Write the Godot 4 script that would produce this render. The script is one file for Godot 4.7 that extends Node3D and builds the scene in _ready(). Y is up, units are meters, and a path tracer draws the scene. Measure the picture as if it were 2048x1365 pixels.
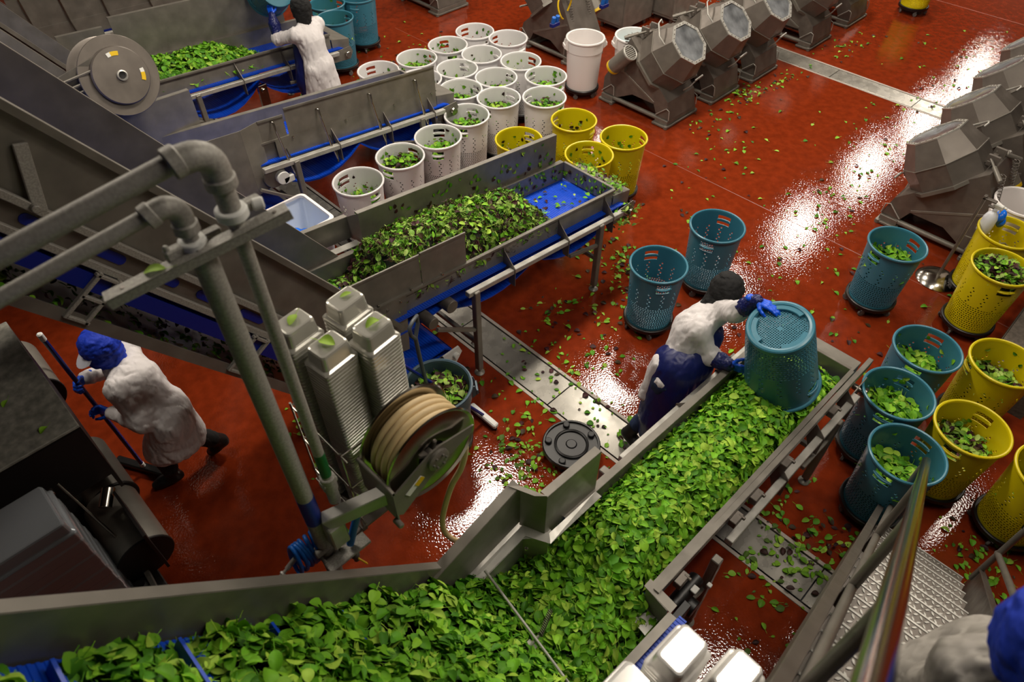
extends Node3D

const UP := Vector3.UP
var M := {}
var rng := RandomNumberGenerator.new()
var wrinkle := FastNoiseLite.new()
var lumps := FastNoiseLite.new()
var used := {}


# ---------------------------------------------------------------- mesh builder
class MB:
	var v := PackedVector3Array()
	var n := PackedVector3Array()
	var off := Vector3.ZERO

	func _init(base := Vector3.ZERO) -> void:
		off = base

	func tri(a: Vector3, b: Vector3, c: Vector3, na: Vector3, nb: Vector3, nc: Vector3) -> void:
		v.append(a - off); v.append(c - off); v.append(b - off)
		n.append(na); n.append(nc); n.append(nb)

	func flat(a: Vector3, b: Vector3, c: Vector3) -> void:
		var q := (b - a).cross(c - a).normalized()
		tri(a, b, c, q, q, q)

	func quad(a: Vector3, b: Vector3, c: Vector3, d: Vector3) -> void:
		flat(a, b, c); flat(a, c, d)

	func squad(a: Vector3, b: Vector3, c: Vector3, d: Vector3, na: Vector3, nb: Vector3, nc: Vector3, nd: Vector3) -> void:
		tri(a, b, c, na, nb, nc); tri(a, c, d, na, nc, nd)

	# a box with chamfered edges
	func box(c: Vector3, s: Vector3, bs := Basis.IDENTITY, ch := 0.004) -> void:
		var h := s * 0.5
		ch = minf(ch, minf(h.x, minf(h.y, h.z)) * 0.45)
		var i := h - Vector3(ch, ch, ch)
		for ax in 3:
			for sg in [-1.0, 1.0]:
				var b := (ax + 1) % 3
				var d := (ax + 2) % 3
				var p: Array = []
				for k in [[-1, -1], [1, -1], [1, 1], [-1, 1]]:
					var q := Vector3.ZERO
					q[ax] = h[ax] * sg; q[b] = i[b] * k[0]; q[d] = i[d] * k[1]
					p.append(c + bs * q)
				if sg > 0: quad(p[0], p[1], p[2], p[3])
				else: quad(p[3], p[2], p[1], p[0])
		for ax in 3:
			var b := (ax + 1) % 3
			var d := (ax + 2) % 3
			for s1 in [-1.0, 1.0]:
				for s2 in [-1.0, 1.0]:
					var p: Array = []
					for k in [[1, 0, -1], [1, 0, 1], [0, 1, 1], [0, 1, -1]]:
						var q := Vector3.ZERO
						q[ax] = i[ax] * k[2]
						q[b] = (h[b] if k[0] else i[b]) * s1
						q[d] = (h[d] if k[1] else i[d]) * s2
						p.append(c + bs * q)
					if s1 * s2 < 0: quad(p[0], p[1], p[2], p[3])
					else: quad(p[3], p[2], p[1], p[0])
		for s1 in [-1.0, 1.0]:
			for s2 in [-1.0, 1.0]:
				for s3 in [-1.0, 1.0]:
					var a := c + bs * Vector3(h.x * s1, i.y * s2, i.z * s3)
					var b2 := c + bs * Vector3(i.x * s1, h.y * s2, i.z * s3)
					var d2 := c + bs * Vector3(i.x * s1, i.y * s2, h.z * s3)
					if s1 * s2 * s3 > 0: flat(a, b2, d2)
					else: flat(a, d2, b2)

	# bar of square section between two points
	func bar(a: Vector3, b: Vector3, w: float, hh: float, upv := Vector3.UP, ch := 0.004) -> void:
		var z := (b - a).normalized()
		if absf(z.dot(upv)) > 0.99: upv = Vector3.RIGHT
		var x := upv.cross(z).normalized()
		box((a + b) * 0.5, Vector3(w, hh, a.distance_to(b)), Basis(x, z.cross(x), z), ch)

	# plate of thickness t from a closed outline (any plane), front side by right hand rule
	func plate(p: Array, t: float) -> void:
		var nn := Vector3.ZERO
		for i in p.size():
			nn += (p[i] - p[0]).cross(p[(i + 1) % p.size()] - p[0])
		nn = nn.normalized()
		var ex: Vector3 = (p[1] - p[0]).normalized()
		var ey := nn.cross(ex)
		var poly := PackedVector2Array()
		for q in p: poly.append(Vector2((q - p[0]).dot(ex), (q - p[0]).dot(ey)))
		var idx := Geometry2D.triangulate_polygon(poly)
		var o := nn * t * 0.5
		for k in range(0, idx.size(), 3):
			var a: Vector3 = p[idx[k]]
			var b: Vector3 = p[idx[k + 1]]
			var c: Vector3 = p[idx[k + 2]]
			if (b - a).cross(c - a).dot(nn) < 0:
				var w := b; b = c; c = w
			flat(a + o, b + o, c + o)
			flat(a - o, c - o, b - o)
		for i in p.size():
			var a: Vector3 = p[i]
			var b: Vector3 = p[(i + 1) % p.size()]
			quad(a - o, b - o, b + o, a + o)

	func tube(p: Array, r: float, seg := 10, closed := false, r2 := -1.0) -> void:
		var N := p.size()
		var rings: Array = []
		var nrm: Array = []
		var t0: Vector3 = (p[1] - p[0]).normalized()
		var u := t0.cross(Vector3(0.31, 0.84, 0.44)).normalized()
		for i in N:
			var t: Vector3
			if closed: t = (p[(i + 1) % N] - p[(i - 1 + N) % N]).normalized()
			else: t = (p[mini(i + 1, N - 1)] - p[maxi(i - 1, 0)]).normalized()
			u = (u - t * u.dot(t)).normalized()
			var w := t.cross(u)
			var rr := r if r2 < 0 else lerpf(r, r2, float(i) / (N - 1))
			var ring := PackedVector3Array()
			var rn := PackedVector3Array()
			for k in seg:
				var d := u * cos(TAU * k / seg) + w * sin(TAU * k / seg)
				ring.append(p[i] + d * rr); rn.append(d)
			rings.append(ring); nrm.append(rn)
		for i in (N if closed else N - 1):
			var j := (i + 1) % N
			for k in seg:
				var l := (k + 1) % seg
				squad(rings[i][k], rings[i][l], rings[j][l], rings[j][k], nrm[i][k], nrm[i][l], nrm[j][l], nrm[j][k])
		if not closed:
			for k in seg:
				var l := (k + 1) % seg
				flat(p[0], rings[0][l], rings[0][k])
				flat(p[N - 1], rings[N - 1][k], rings[N - 1][l])

	# profile of (radius, along) turned about the y axis of xf
	func lathe(pr: Array, seg := 32, xf := Transform3D.IDENTITY, a0 := 0.0, a1 := TAU) -> void:
		var m := pr.size()
		var sn: Array = []
		for i in m - 1:
			var d: Vector2 = pr[i + 1] - pr[i]
			sn.append(Vector2(d.y, -d.x).normalized())
		for i in m - 1:
			var n0: Vector2 = sn[i]
			var n1: Vector2 = sn[i]
			if i > 0 and sn[i].dot(sn[i - 1]) > 0.85: n0 = (sn[i] + sn[i - 1]).normalized()
			if i < m - 2 and sn[i].dot(sn[i + 1]) > 0.85: n1 = (sn[i] + sn[i + 1]).normalized()
			for k in seg:
				var p: Array = []
				var q: Array = []
				for e in [[k, 0], [k, 1], [k + 1, 1], [k + 1, 0]]:
					var a: float = a0 + (a1 - a0) * e[0] / seg
					var pp: Vector2 = pr[i + e[1]]
					var nn: Vector2 = n1 if e[1] else n0
					p.append(xf * Vector3(pp.x * cos(a), pp.y, pp.x * sin(a)))
					q.append((xf.basis * Vector3(nn.x * cos(a), nn.y, nn.x * sin(a))).normalized())
				squad(p[0], p[1], p[2], p[3], q[0], q[1], q[2], q[3])

	func cyl(a: Vector3, b: Vector3, r: float, seg := 20, bev := 0.004) -> void:
		var y := (b - a).normalized()
		var x := y.cross(Vector3(0.3, 0.2, 0.9)).normalized()
		var L := a.distance_to(b)
		lathe([Vector2(0.0001, 0), Vector2(r - bev, 0), Vector2(r, bev), Vector2(r, L - bev), Vector2(r - bev, L), Vector2(0.0001, L)], seg, Transform3D(Basis(x, y, x.cross(y)), a))

	func ball(c: Vector3, r: Vector3, seg := 16) -> void:
		var pr: Array = []
		for i in 9: pr.append(Vector2(maxf(0.0001, cos(-PI / 2 + PI * i / 8.0)), sin(-PI / 2 + PI * i / 8.0)))
		lathe(pr, seg, Transform3D(Basis.from_scale(r), c))

	# corrugated band: a line of points (belt path) swept along `across`
	func band(path: Array, across: Vector3, t: float, pitch := 0.025, rib := 0.004) -> void:
		var pts: Array = []
		for i in path.size() - 1:
			var a: Vector3 = path[i]
			var b: Vector3 = path[i + 1]
			var m := maxi(1, int(a.distance_to(b) / pitch))
			var nn := across.cross(b - a).normalized()
			if nn.y < -0.2: nn = -nn
			for k in m:
				for f in [[0.0, 0.0], [0.1, 1.0], [0.55, 1.0], [0.65, 0.0]]:
					pts.append([a.lerp(b, (k + f[0]) / m) + nn * rib * f[1], nn])
		pts.append([path[-1], pts[-1][1]])
		for i in pts.size() - 1:
			var a: Vector3 = pts[i][0]
			var b: Vector3 = pts[i + 1][0]
			quad(a, b, b + across, a + across)
			var d: Vector3 = -pts[i][1] * t
			if i % 4 == 0:
				var e: int = mini(i + 4, pts.size() - 1)
				var g: Vector3 = pts[e][0]
				quad(a + d + across, g + d + across, g + d, a + d)
				quad(a, a + d, g + d, g)
				quad(a + across, g + across, g + d + across, a + d + across)

	func mesh() -> ArrayMesh:
		var arr := []
		arr.resize(Mesh.ARRAY_MAX)
		arr[Mesh.ARRAY_VERTEX] = v
		arr[Mesh.ARRAY_NORMAL] = n
		var am := ArrayMesh.new()
		am.add_surface_from_arrays(Mesh.PRIMITIVE_TRIANGLES, arr)
		return am


# ---------------------------------------------------------------- naming
func numbered(s: String) -> String:
	used[s] = used.get(s, 0) + 1
	return s if used[s] == 1 else "%s_%03d" % [s, used[s] - 1]


func tag(o: Node, label: String, cat: String, group := "") -> Node:
	o.set_meta("label", label)
	o.set_meta("category", cat)
	if group: o.set_meta("group", group)
	return o


func thing(called: String, label: String, cat: String, at := Vector3.ZERO, group := "") -> Node3D:
	var o := Node3D.new()
	o.name = numbered(called)
	add_child(o)
	o.position = at
	tag(o, label, cat, group)
	return o


func part(called: String, mb, mat: Material, parent: Node, label := "") -> MeshInstance3D:
	var o := MeshInstance3D.new()
	o.name = numbered(called) if parent == self else called
	o.mesh = mb.mesh() if mb is MB else mb
	o.material_override = mat
	parent.add_child(o, true)
	if label: o.set_meta("label", label)
	return o


func single(called: String, mb, mat: Material, label: String, cat: String, at := Vector3.ZERO, group := "") -> MeshInstance3D:
	var o := part(called, mb, mat, self)
	o.position = at
	tag(o, label, cat, group)
	return o


func struct(called: String, mb, mat: Material, parent: Node = self) -> MeshInstance3D:
	var o := part(called, mb, mat, parent)
	if parent == self: o.set_meta("kind", "structure")
	return o


func V(x: float, y: float, z: float) -> Vector3:
	return Vector3(x, y, z)


# ---------------------------------------------------------------- materials
func noise_tex(freq: float, lo: float, hi: float, sd: int, oct := 4, size := 512) -> NoiseTexture2D:
	var f := FastNoiseLite.new()
	f.seed = sd
	f.frequency = freq
	f.fractal_octaves = oct
	var t := NoiseTexture2D.new()
	t.width = size; t.height = size; t.seamless = true
	t.noise = f
	var g := Gradient.new()
	g.set_color(0, Color(lo, lo, lo)); g.set_color(1, Color(hi, hi, hi))
	t.color_ramp = g
	return t


func tri_map(m: StandardMaterial3D, scale: float, world := false) -> void:
	m.uv1_triplanar = true
	m.uv1_world_triplanar = world
	m.uv1_scale = Vector3.ONE * scale


func mat(key: String, c: Color, rough := 0.5, metal := 0.0, spec := 0.5) -> StandardMaterial3D:
	var m := StandardMaterial3D.new()
	m.resource_name = key
	m.albedo_color = c
	m.roughness = rough
	m.metallic = metal
	m.metallic_specular = spec
	M[key] = m
	return m


func make_materials() -> void:
	var smear := noise_tex(0.006, 0.84, 1.0, 3)
	var rsmear := noise_tex(0.008, 0.6, 1.0, 5)
	var m := mat("steel", Color(0.52, 0.50, 0.465), 0.52, 0.36)
	m.albedo_texture = smear; m.roughness_texture = rsmear; tri_map(m, 1.3)
	m = mat("steel_bright", Color(0.74, 0.73, 0.70), 0.45, 0.35)
	m.albedo_texture = smear; m.roughness_texture = rsmear; tri_map(m, 2.0)
	m = mat("steel_dark", Color(0.46, 0.43, 0.40), 0.5, 0.4)
	m.albedo_texture = smear; m.roughness_texture = rsmear; tri_map(m, 1.5)
	m = mat("steel_polished", Color(0.72, 0.70, 0.66), 0.18, 1.0)
	m = mat("galvanised", Color(0.70, 0.685, 0.65), 0.55, 0.2)
	m.albedo_texture = noise_tex(0.05, 0.75, 1.0, 8); tri_map(m, 3.0)
	m = mat("glass_cover", Color(0.74, 0.76, 0.78), 0.15, 0.5)
	m.albedo_texture = noise_tex(0.006, 0.45, 1.0, 9); tri_map(m, 1.2)
	m = mat("belt_blue", Color(0.015, 0.27, 0.76), 0.42)
	m = mat("belt_dark", Color(0.01, 0.11, 0.50), 0.45)
	m = mat("basket_white", Color(0.86, 0.85, 0.85), 0.38)
	m = mat("basket_yellow", Color(0.80, 0.73, 0.03), 0.36)
	m = mat("basket_blue", Color(0.21, 0.45, 0.53), 0.34)
	m = mat("can_white", Color(0.90, 0.88, 0.87), 0.35)
	m = mat("barrel_grey", Color(0.25, 0.33, 0.38), 0.42)
	m = mat("black", Color(0.045, 0.043, 0.045), 0.4)
	m = mat("black_cloth", Color(0.035, 0.033, 0.036), 0.85)
	m = mat("rubber", Color(0.06, 0.058, 0.06), 0.5)
	m = mat("caster_wheel", Color(0.36, 0.34, 0.33), 0.5)
	m = mat("coat", Color(0.84, 0.82, 0.82), 0.75)
	m.rim_enabled = true; m.rim = 0.15
	m = mat("coat_grey", Color(0.62, 0.60, 0.57), 0.8)
	m = mat("hood_blue", Color(0.02, 0.20, 0.72), 0.7)
	m = mat("mask_blue", Color(0.05, 0.20, 0.66), 0.75)
	m = mat("visor", Color(0.86, 0.87, 0.92), 0.3)
	m = mat("glove", Color(0.02, 0.32, 0.85), 0.4)
	m = mat("navy", Color(0.06, 0.10, 0.34), 0.42)
	m = mat("jeans", Color(0.10, 0.17, 0.30), 0.85)
	m = mat("khaki", Color(0.33, 0.28, 0.17), 0.85)
	m = mat("skin", Color(0.55, 0.36, 0.26), 0.55)
	m = mat("hair", Color(0.03, 0.025, 0.02), 0.6)
	m = mat("hose_cream", Color(0.80, 0.70, 0.52), 0.5)
	m = mat("hose_blue", Color(0.03, 0.38, 0.74), 0.4)
	m = mat("yellow", Color(0.85, 0.70, 0.03), 0.4)
	m = mat("paper_white", Color(0.86, 0.86, 0.84), 0.6)
	m = mat("red", Color(0.62, 0.05, 0.03), 0.4)
	m = mat("green_tape", Color(0.03, 0.36, 0.16), 0.45)
	m = mat("blue_tape", Color(0.08, 0.18, 0.55), 0.45)
	m = mat("tool_blue", Color(0.02, 0.10, 0.42), 0.4)
	m = mat("shovel_grey", Color(0.30, 0.32, 0.34), 0.45)
	m = mat("tote_white", Color(0.82, 0.86, 0.92), 0.35)
	m = mat("ice_blue", Color(0.06, 0.42, 0.88), 0.25)
	m = mat("label_blue", Color(0.55, 0.66, 0.84), 0.5)
	m = mat("tray_clear", Color(0.74, 0.73, 0.69), 0.22, 0.4)
	m.roughness_texture = noise_tex(0.01, 0.5, 1.0, 12); tri_map(m, 3.0)
	m = mat("tray_white", Color(0.92, 0.91, 0.89), 0.18, 0.25)
	m = mat("machine_plate", Color(0.58, 0.57, 0.53), 0.65, 0.1)
	m.albedo_texture = noise_tex(0.014, 0.65, 1.0, 15); tri_map(m, 2.0)
	m = mat("machine_dark", Color(0.10, 0.08, 0.075), 0.5, 0.3)
	m = mat("concrete", Color(0.40, 0.36, 0.32), 0.85)
	m.albedo_texture = noise_tex(0.04, 0.7, 1.0, 17); tri_map(m, 1.0)
	m = mat("drain", Color(0.60, 0.585, 0.55), 0.34, 0.4)
	m.albedo_texture = noise_tex(0.006, 0.84, 1.0, 19); m.roughness_texture = rsmear; tri_map(m, 1.2)
	m = mat("drain_edge", Color(0.62, 0.58, 0.54), 0.5, 0.1)
	m = mat("ceiling", Color(0.44, 0.43, 0.41), 0.9)
	m = mat("wall", Color(0.40, 0.385, 0.36), 0.8)
	m = mat("joint", Color(0.50, 0.24, 0.17), 0.4)
	m = mat("water", Color(0.65, 0.86, 0.90), 0.08)
	m = mat("bottle", Color(0.88, 0.89, 0.91), 0.3)
	m = mat("lamp", Color(0.9, 0.9, 0.9), 0.5)
	m.emission_enabled = true; m.emission = Color(1.0, 0.96, 0.90); m.emission_energy_multiplier = 9.0
	# wet red floor
	m = mat("floor", Color(0.51, 0.185, 0.078), 0.075, 0.0, 0.5)
	m.albedo_texture = noise_tex(0.012, 0.80, 1.0, 21, 5, 1024)
	m.roughness_texture = noise_tex(0.010, 0.45, 1.0, 23, 4, 1024)
	var f := FastNoiseLite.new()
	f.seed = 31; f.frequency = 0.075; f.fractal_octaves = 2
	var t := NoiseTexture2D.new()
	t.width = 1024; t.height = 1024; t.seamless = true; t.as_normal_map = true; t.bump_strength = 3.0
	t.noise = f
	m.normal_enabled = true; m.normal_texture = t; m.normal_scale = 0.115
	tri_map(m, 0.5, true)
	# leaves
	m = mat("leaf", Color(1, 1, 1), 0.5, 0.0, 0.3)
	m.vertex_color_use_as_albedo = true
	m.backlight_enabled = true; m.backlight = Color(0.16, 0.26, 0.04)
	m = mat("tray_film", Color(0.62, 0.64, 0.66), 0.18, 0.6)
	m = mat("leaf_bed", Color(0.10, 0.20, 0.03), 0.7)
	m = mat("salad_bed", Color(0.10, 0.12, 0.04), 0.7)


# ---------------------------------------------------------------- leaves
var leaf_mesh: ArrayMesh
var frisee_mesh: ArrayMesh

func make_leaf_meshes() -> void:
	# a spoon-shaped blade of unit length, cupped along its midrib, on a stalk
	var mb := MB.new()
	var rows: Array = []
	var xs := [0.0, 0.10, 0.28, 0.50, 0.72, 0.90, 1.0]
	var ws := [0.04, 0.20, 0.34, 0.385, 0.33, 0.19, 0.03]
	for i in 7:
		var x: float = xs[i]
		var w: float = ws[i]
		var z0 := 0.11 * sin(x * 3.0) - 0.08 * x * x
		rows.append([V(x, z0 + 0.30 * w * w / 0.385, -w), V(x, z0 + 0.02 * w, -w * 0.5), V(x, z0 - 0.02, 0), V(x, z0 + 0.03 * w, w * 0.5), V(x, z0 + 0.26 * w * w / 0.385, w)])
	var nr := func(i: int, k: int) -> Vector3:
		var a: Vector3 = rows[mini(i + 1, 6)][k] - rows[maxi(i - 1, 0)][k]
		var b: Vector3 = rows[i][mini(k + 1, 4)] - rows[i][maxi(k - 1, 0)]
		return b.cross(a).normalized()
	for i in 6:
		for k in 4:
			mb.squad(rows[i][k], rows[i][k + 1], rows[i + 1][k + 1], rows[i + 1][k], nr.call(i, k), nr.call(i, k + 1), nr.call(i + 1, k + 1), nr.call(i + 1, k))
	var s := 0.022
	mb.quad(V(-0.55, 0.07, -s), V(-0.55, 0.07, s), V(0.1, 0.0, s), V(0.1, 0.0, -s))
	leaf_mesh = mb.mesh()
	# a narrow feathery curled leaf
	mb = MB.new()
	for j in 5:
		var a := -0.9 + 0.45 * j
		var L := 0.9 - 0.12 * absf(j - 2)
		var p: Array = []
		for i in 4:
			var q := i / 3.0 * L
			p.append(V(q * cos(a * 0.7), 0.22 * sin(q * 4.0 + j), q * sin(a * 0.7)))
		for i in 3:
			var ww := 0.07 * (1.0 - i * 0.2)
			var sd := V(-sin(a * 0.7), 0, cos(a * 0.7))
			mb.quad(p[i] - sd * ww, p[i] + sd * ww, p[i + 1] + sd * ww * 0.7, p[i + 1] - sd * ww * 0.7)
	mb.quad(V(-0.5, 0.05, -0.03), V(-0.5, 0.05, 0.03), V(0.1, 0.0, 0.03), V(0.1, 0.0, -0.03))
	frisee_mesh = mb.mesh()


const SPIN := [[0.10, 0.30, 0.014], [0.16, 0.39, 0.02], [0.22, 0.45, 0.028], [0.06, 0.20, 0.012], [0.33, 0.52, 0.055], [0.13, 0.35, 0.016]]
const RED := [[0.035, 0.012, 0.014], [0.06, 0.018, 0.02], [0.05, 0.03, 0.012]]
const PALE := [[0.22, 0.36, 0.05], [0.31, 0.43, 0.10], [0.15, 0.29, 0.035]]

func leaf_color(kind: String) -> Color:
	var pal: Array = SPIN
	var r := rng.randf()
	if kind == "salad":
		pal = RED if r < 0.30 else (PALE if r < 0.65 else SPIN)
	elif kind == "mix":
		pal = RED if r < 0.25 else SPIN
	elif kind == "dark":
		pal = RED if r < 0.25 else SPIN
	var c: Array = pal[rng.randi() % pal.size()]
	var k := rng.randf_range(0.75, 1.2)
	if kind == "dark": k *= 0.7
	if kind == "mix": k *= 0.9
	return Color(c[0] * k, c[1] * k, c[2] * k)


func leaf_xf(p: Vector3, nn: Vector3, size: float, tilt: float) -> Transform3D:
	var axis := Vector3(rng.randf_range(-1, 1), rng.randf_range(-1, 1), rng.randf_range(-1, 1)).normalized()
	var y := nn.normalized().rotated(axis, rng.randf_range(-tilt, tilt))
	if tilt > 0.5 and rng.randf() < 0.2: y = -y
	var x := y.cross(Vector3(rng.randf_range(-1, 1), rng.randf_range(-1, 1), rng.randf_range(-1, 1))).normalized()
	var b := Basis(x, y, x.cross(y))
	var s := size * rng.randf_range(0.75, 1.2)
	return Transform3D(b * Basis.from_scale(V(s, s * rng.randf_range(0.4, 1.6), s * rng.randf_range(0.65, 1.1))), p - b * V(s * 0.5, 0, 0))


func multi(called: String, mesh: Mesh, xfs: Array, cols: Array, parent: Node) -> MultiMeshInstance3D:
	var mm := MultiMesh.new()
	mm.transform_format = MultiMesh.TRANSFORM_3D
	mm.use_colors = true
	mm.mesh = mesh
	mm.instance_count = xfs.size()
	for i in xfs.size():
		mm.set_instance_transform(i, xfs[i])
		mm.set_instance_color(i, cols[i])
	var o := MultiMeshInstance3D.new()
	o.name = numbered(called) if parent == self else called
	o.multimesh = mm
	o.material_override = M.leaf
	parent.add_child(o, true)
	o.set_meta("kind", "stuff")
	return o


# ---------------------------------------------------------------- scene
func _ready() -> void:
	# camera: on the platform above the stair, looking down across the hall
	var cam := Camera3D.new()
	cam.name = "camera"
	add_child(cam)
	cam.position = V(0, 5.15, 0)
	cam.rotation_order = EULER_ORDER_YXZ
	cam.rotation = Vector3(deg_to_rad(-47.2), deg_to_rad(-45.0), deg_to_rad(0.2))
	cam.fov = 52.14
	cam.near = 0.05
	cam.far = 80.0
	cam.current = true
	var at := CameraAttributesPhysical.new()
	at.frustum_focal_length = 24.53
	at.frustum_focus_distance = 6.0
	at.frustum_near = 0.05
	at.frustum_far = 80.0
	at.exposure_aperture = 2.8
	at.auto_exposure_enabled = false
	cam.attributes = at
	# sky, exposure
	var we := WorldEnvironment.new()
	we.name = "environment"
	var e := Environment.new()
	e.background_mode = Environment.BG_COLOR
	e.background_color = Color(0.0, 0.0, 0.0)
	e.tonemap_mode = Environment.TONE_MAPPER_LINEAR
	e.tonemap_exposure = 1.0
	e.sdfgi_enabled = true
	e.ssao_enabled = true
	e.ssil_enabled = true
	we.environment = e
	add_child(we)
	rng.seed = 12345
	fold_wind()
	make_materials()
	# the hall's lamps: a row above the troughs' tails, another behind, one over the near line
	for i in 7:
		ceiling_lamp(4.15 + 3.7 * i, -4.9, 22.0 if i == 0 else 17.0)
	for i in 4:
		ceiling_lamp(4.15 + 3.7 * i, -11.0, 8.0 if i == 0 else 13.0)
	ceiling_lamp(0.45, -4.9, 6.5)
	ceiling_lamp(2.3, -0.2, 1.2)
	ceiling_lamp(4.15, -0.2, 5.5)
	ceiling_lamp(6.0, 0.9, 3.5)
	ceiling_lamp(9.7, 0.9, 2.5)

	build_room()
	make_leaf_meshes()
	build_lines()
	build_bins()
	build_dryers()
	build_people()
	build_pipes()
	build_extras()
	build_floor_leaves()


# ---------------------------------------------------------------- baskets, cans and dollies
var basket_meshes := {}

func basket_radius(y: float) -> float:
	return lerpf(0.222, 0.262, y / 0.68)


func make_basket_meshes() -> void:
	var na := 60
	var ys: Array = [0.0, 0.03]
	for i in 12: ys.append(0.03 + 0.0235 * (i + 1))
	for i in 7: ys.append(0.312 + 0.029 * (i + 1))
	ys += [0.535, 0.570, 0.598, 0.640, 0.672]
	var kind := func(i: int, j: int) -> int:
		if j >= 1 and j <= 12: return 1
		if j >= 13 and j <= 19: return 1 if i % 5 == 1 and j % 2 == 0 or i % 5 == 2 and j % 2 == 1 else 0
		var a := i % 30
		if (j == 21 or j == 23) and a < 5: return 2
		return 0
	var mb := MB.new()
	var t := 0.006
	for j in ys.size() - 1:
		for i in na:
			var kd: int = kind.call(i, j)
			var q := func(u: float, w: float, inner: float) -> Vector3:
				var a := TAU * (i + u) / na
				var y: float = lerpf(ys[j], ys[j + 1], w)
				var r := basket_radius(y) - inner
				return Vector3(r * cos(a), y, r * sin(a))
			var a0 := TAU * i / na
			var a1 := TAU * (i + 1) / na
			var n0 := V(cos(a0), 0, sin(a0))
			var n1 := V(cos(a1), 0, sin(a1))
			if kd == 0:
				mb.squad(q.call(0, 0, 0), q.call(0, 1, 0), q.call(1, 1, 0), q.call(1, 0, 0), n0, n0, n1, n1)
				mb.squad(q.call(0, 0, t), q.call(1, 0, t), q.call(1, 1, t), q.call(0, 1, t), -n0, -n1, -n1, -n0)
			elif kd == 1:
				var s := 0.08 if j % 2 else 0.34
				var u0 := s
				var u1 := s + 0.58
				var w0 := 0.18
				var w1 := 0.80
				for e in [[0, 0, 1, w0], [0, w1, 1, 1], [0, w0, u0, w1], [u1, w0, 1, w1]]:
					mb.squad(q.call(e[0], e[1], 0), q.call(e[0], e[3], 0), q.call(e[2], e[3], 0), q.call(e[2], e[1], 0), n0, n0, n1, n1)
					mb.squad(q.call(e[0], e[1], t), q.call(e[2], e[1], t), q.call(e[2], e[3], t), q.call(e[0], e[3], t), -n0, -n1, -n1, -n0)
				mb.quad(q.call(u0, w0, 0), q.call(u1, w0, 0), q.call(u1, w0, t), q.call(u0, w0, t))
				mb.quad(q.call(u0, w1, t), q.call(u1, w1, t), q.call(u1, w1, 0), q.call(u0, w1, 0))
				mb.quad(q.call(u0, w0, t), q.call(u0, w1, t), q.call(u0, w1, 0), q.call(u0, w0, 0))
				mb.quad(q.call(u1, w0, 0), q.call(u1, w1, 0), q.call(u1, w1, t), q.call(u1, w0, t))
			else:
				mb.quad(q.call(0, 0, 0), q.call(1, 0, 0), q.call(1, 0, t), q.call(0, 0, t))
				mb.quad(q.call(0, 1, t), q.call(1, 1, t), q.call(1, 1, 0), q.call(0, 1, 0))
				if i % 30 == 0: mb.quad(q.call(0, 0, t), q.call(0, 1, t), q.call(0, 1, 0), q.call(0, 0, 0))
				if i % 30 == 4: mb.quad(q.call(1, 0, 0), q.call(1, 1, 0), q.call(1, 1, t), q.call(1, 0, t))
	basket_meshes.wall = mb.mesh()
	mb = MB.new()
	mb.lathe([Vector2(0.258, 0.668), Vector2(0.274, 0.668), Vector2(0.279, 0.674), Vector2(0.281, 0.683), Vector2(0.278, 0.692), Vector2(0.270, 0.697), Vector2(0.260, 0.693), Vector2(0.256, 0.684), Vector2(0.256, 0.668)], 60)
	basket_meshes.rim = mb.mesh()
	mb = MB.new()
	mb.lathe([Vector2(0.0001, 0.012), Vector2(0.215, 0.012)], 40)
	mb.lathe([Vector2(0.222, 0.004), Vector2(0.216, 0.0), Vector2(0.0001, 0.0)], 40)
	basket_meshes.base = mb.mesh()
	# the grip: a bar across the handle opening, bulging outward
	mb = MB.new()
	var p: Array = []
	for i in 9:
		var a := TAU * (-0.3 + 5.6 * i / 8.0) / 60.0
		var r := basket_radius(0.585) - 0.003 + 0.012 * sin(PI * i / 8.0)
		p.append(V(r * cos(a), 0.584, r * sin(a)))
	mb.tube(p, 0.011, 8)
	basket_meshes.handle = mb.mesh()
	# dolly
	mb = MB.new()
	mb.lathe([Vector2(0.10, 0.085), Vector2(0.245, 0.085), Vector2(0.252, 0.092), Vector2(0.252, 0.128), Vector2(0.244, 0.134), Vector2(0.232, 0.134), Vector2(0.230, 0.118), Vector2(0.10, 0.118), Vector2(0.10, 0.085)], 36)
	mb.box(V(0, 0.1, 0), V(0.3, 0.03, 0.06)); mb.box(V(0, 0.1, 0), V(0.06, 0.03, 0.3))
	basket_meshes.dolly = mb.mesh()
	mb = MB.new()
	mb.cyl(V(0, 0.035, -0.012), V(0, 0.035, 0.012), 0.035, 14)
	mb.box(V(0, 0.062, 0.018), V(0.02, 0.05, 0.004)); mb.box(V(0, 0.062, -0.018), V(0.02, 0.05, 0.004)); mb.box(V(0, 0.083, 0), V(0.05, 0.008, 0.05))
	basket_meshes.caster = mb.mesh()


func dolly(x: float, z: float, desc: String, yaw := 0.0) -> void:
	var o := thing("dolly", "black dolly under " + desc, "dolly", V(x, 0, z), "round wheeled dollies")
	part("platform", basket_meshes.dolly, M.black, o)
	for k in 5:
		var c := part("caster", basket_meshes.caster, M.caster_wheel, o)
		var a := yaw + TAU * k / 5.0
		c.position = V(0.222 * cos(a), 0, 0.222 * sin(a))
		c.rotation.y = a * 1.7 + 0.4


func basket_parts(o: Node3D, m: Material) -> void:
	part("perforated_wall", basket_meshes.wall, m, o)
	part("rim", basket_meshes.rim, m, o)
	part("base", basket_meshes.base, m, o)
	for k in 2:
		var h := part("handle", basket_meshes.handle, m, o)
		h.rotation.y = PI * k


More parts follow.
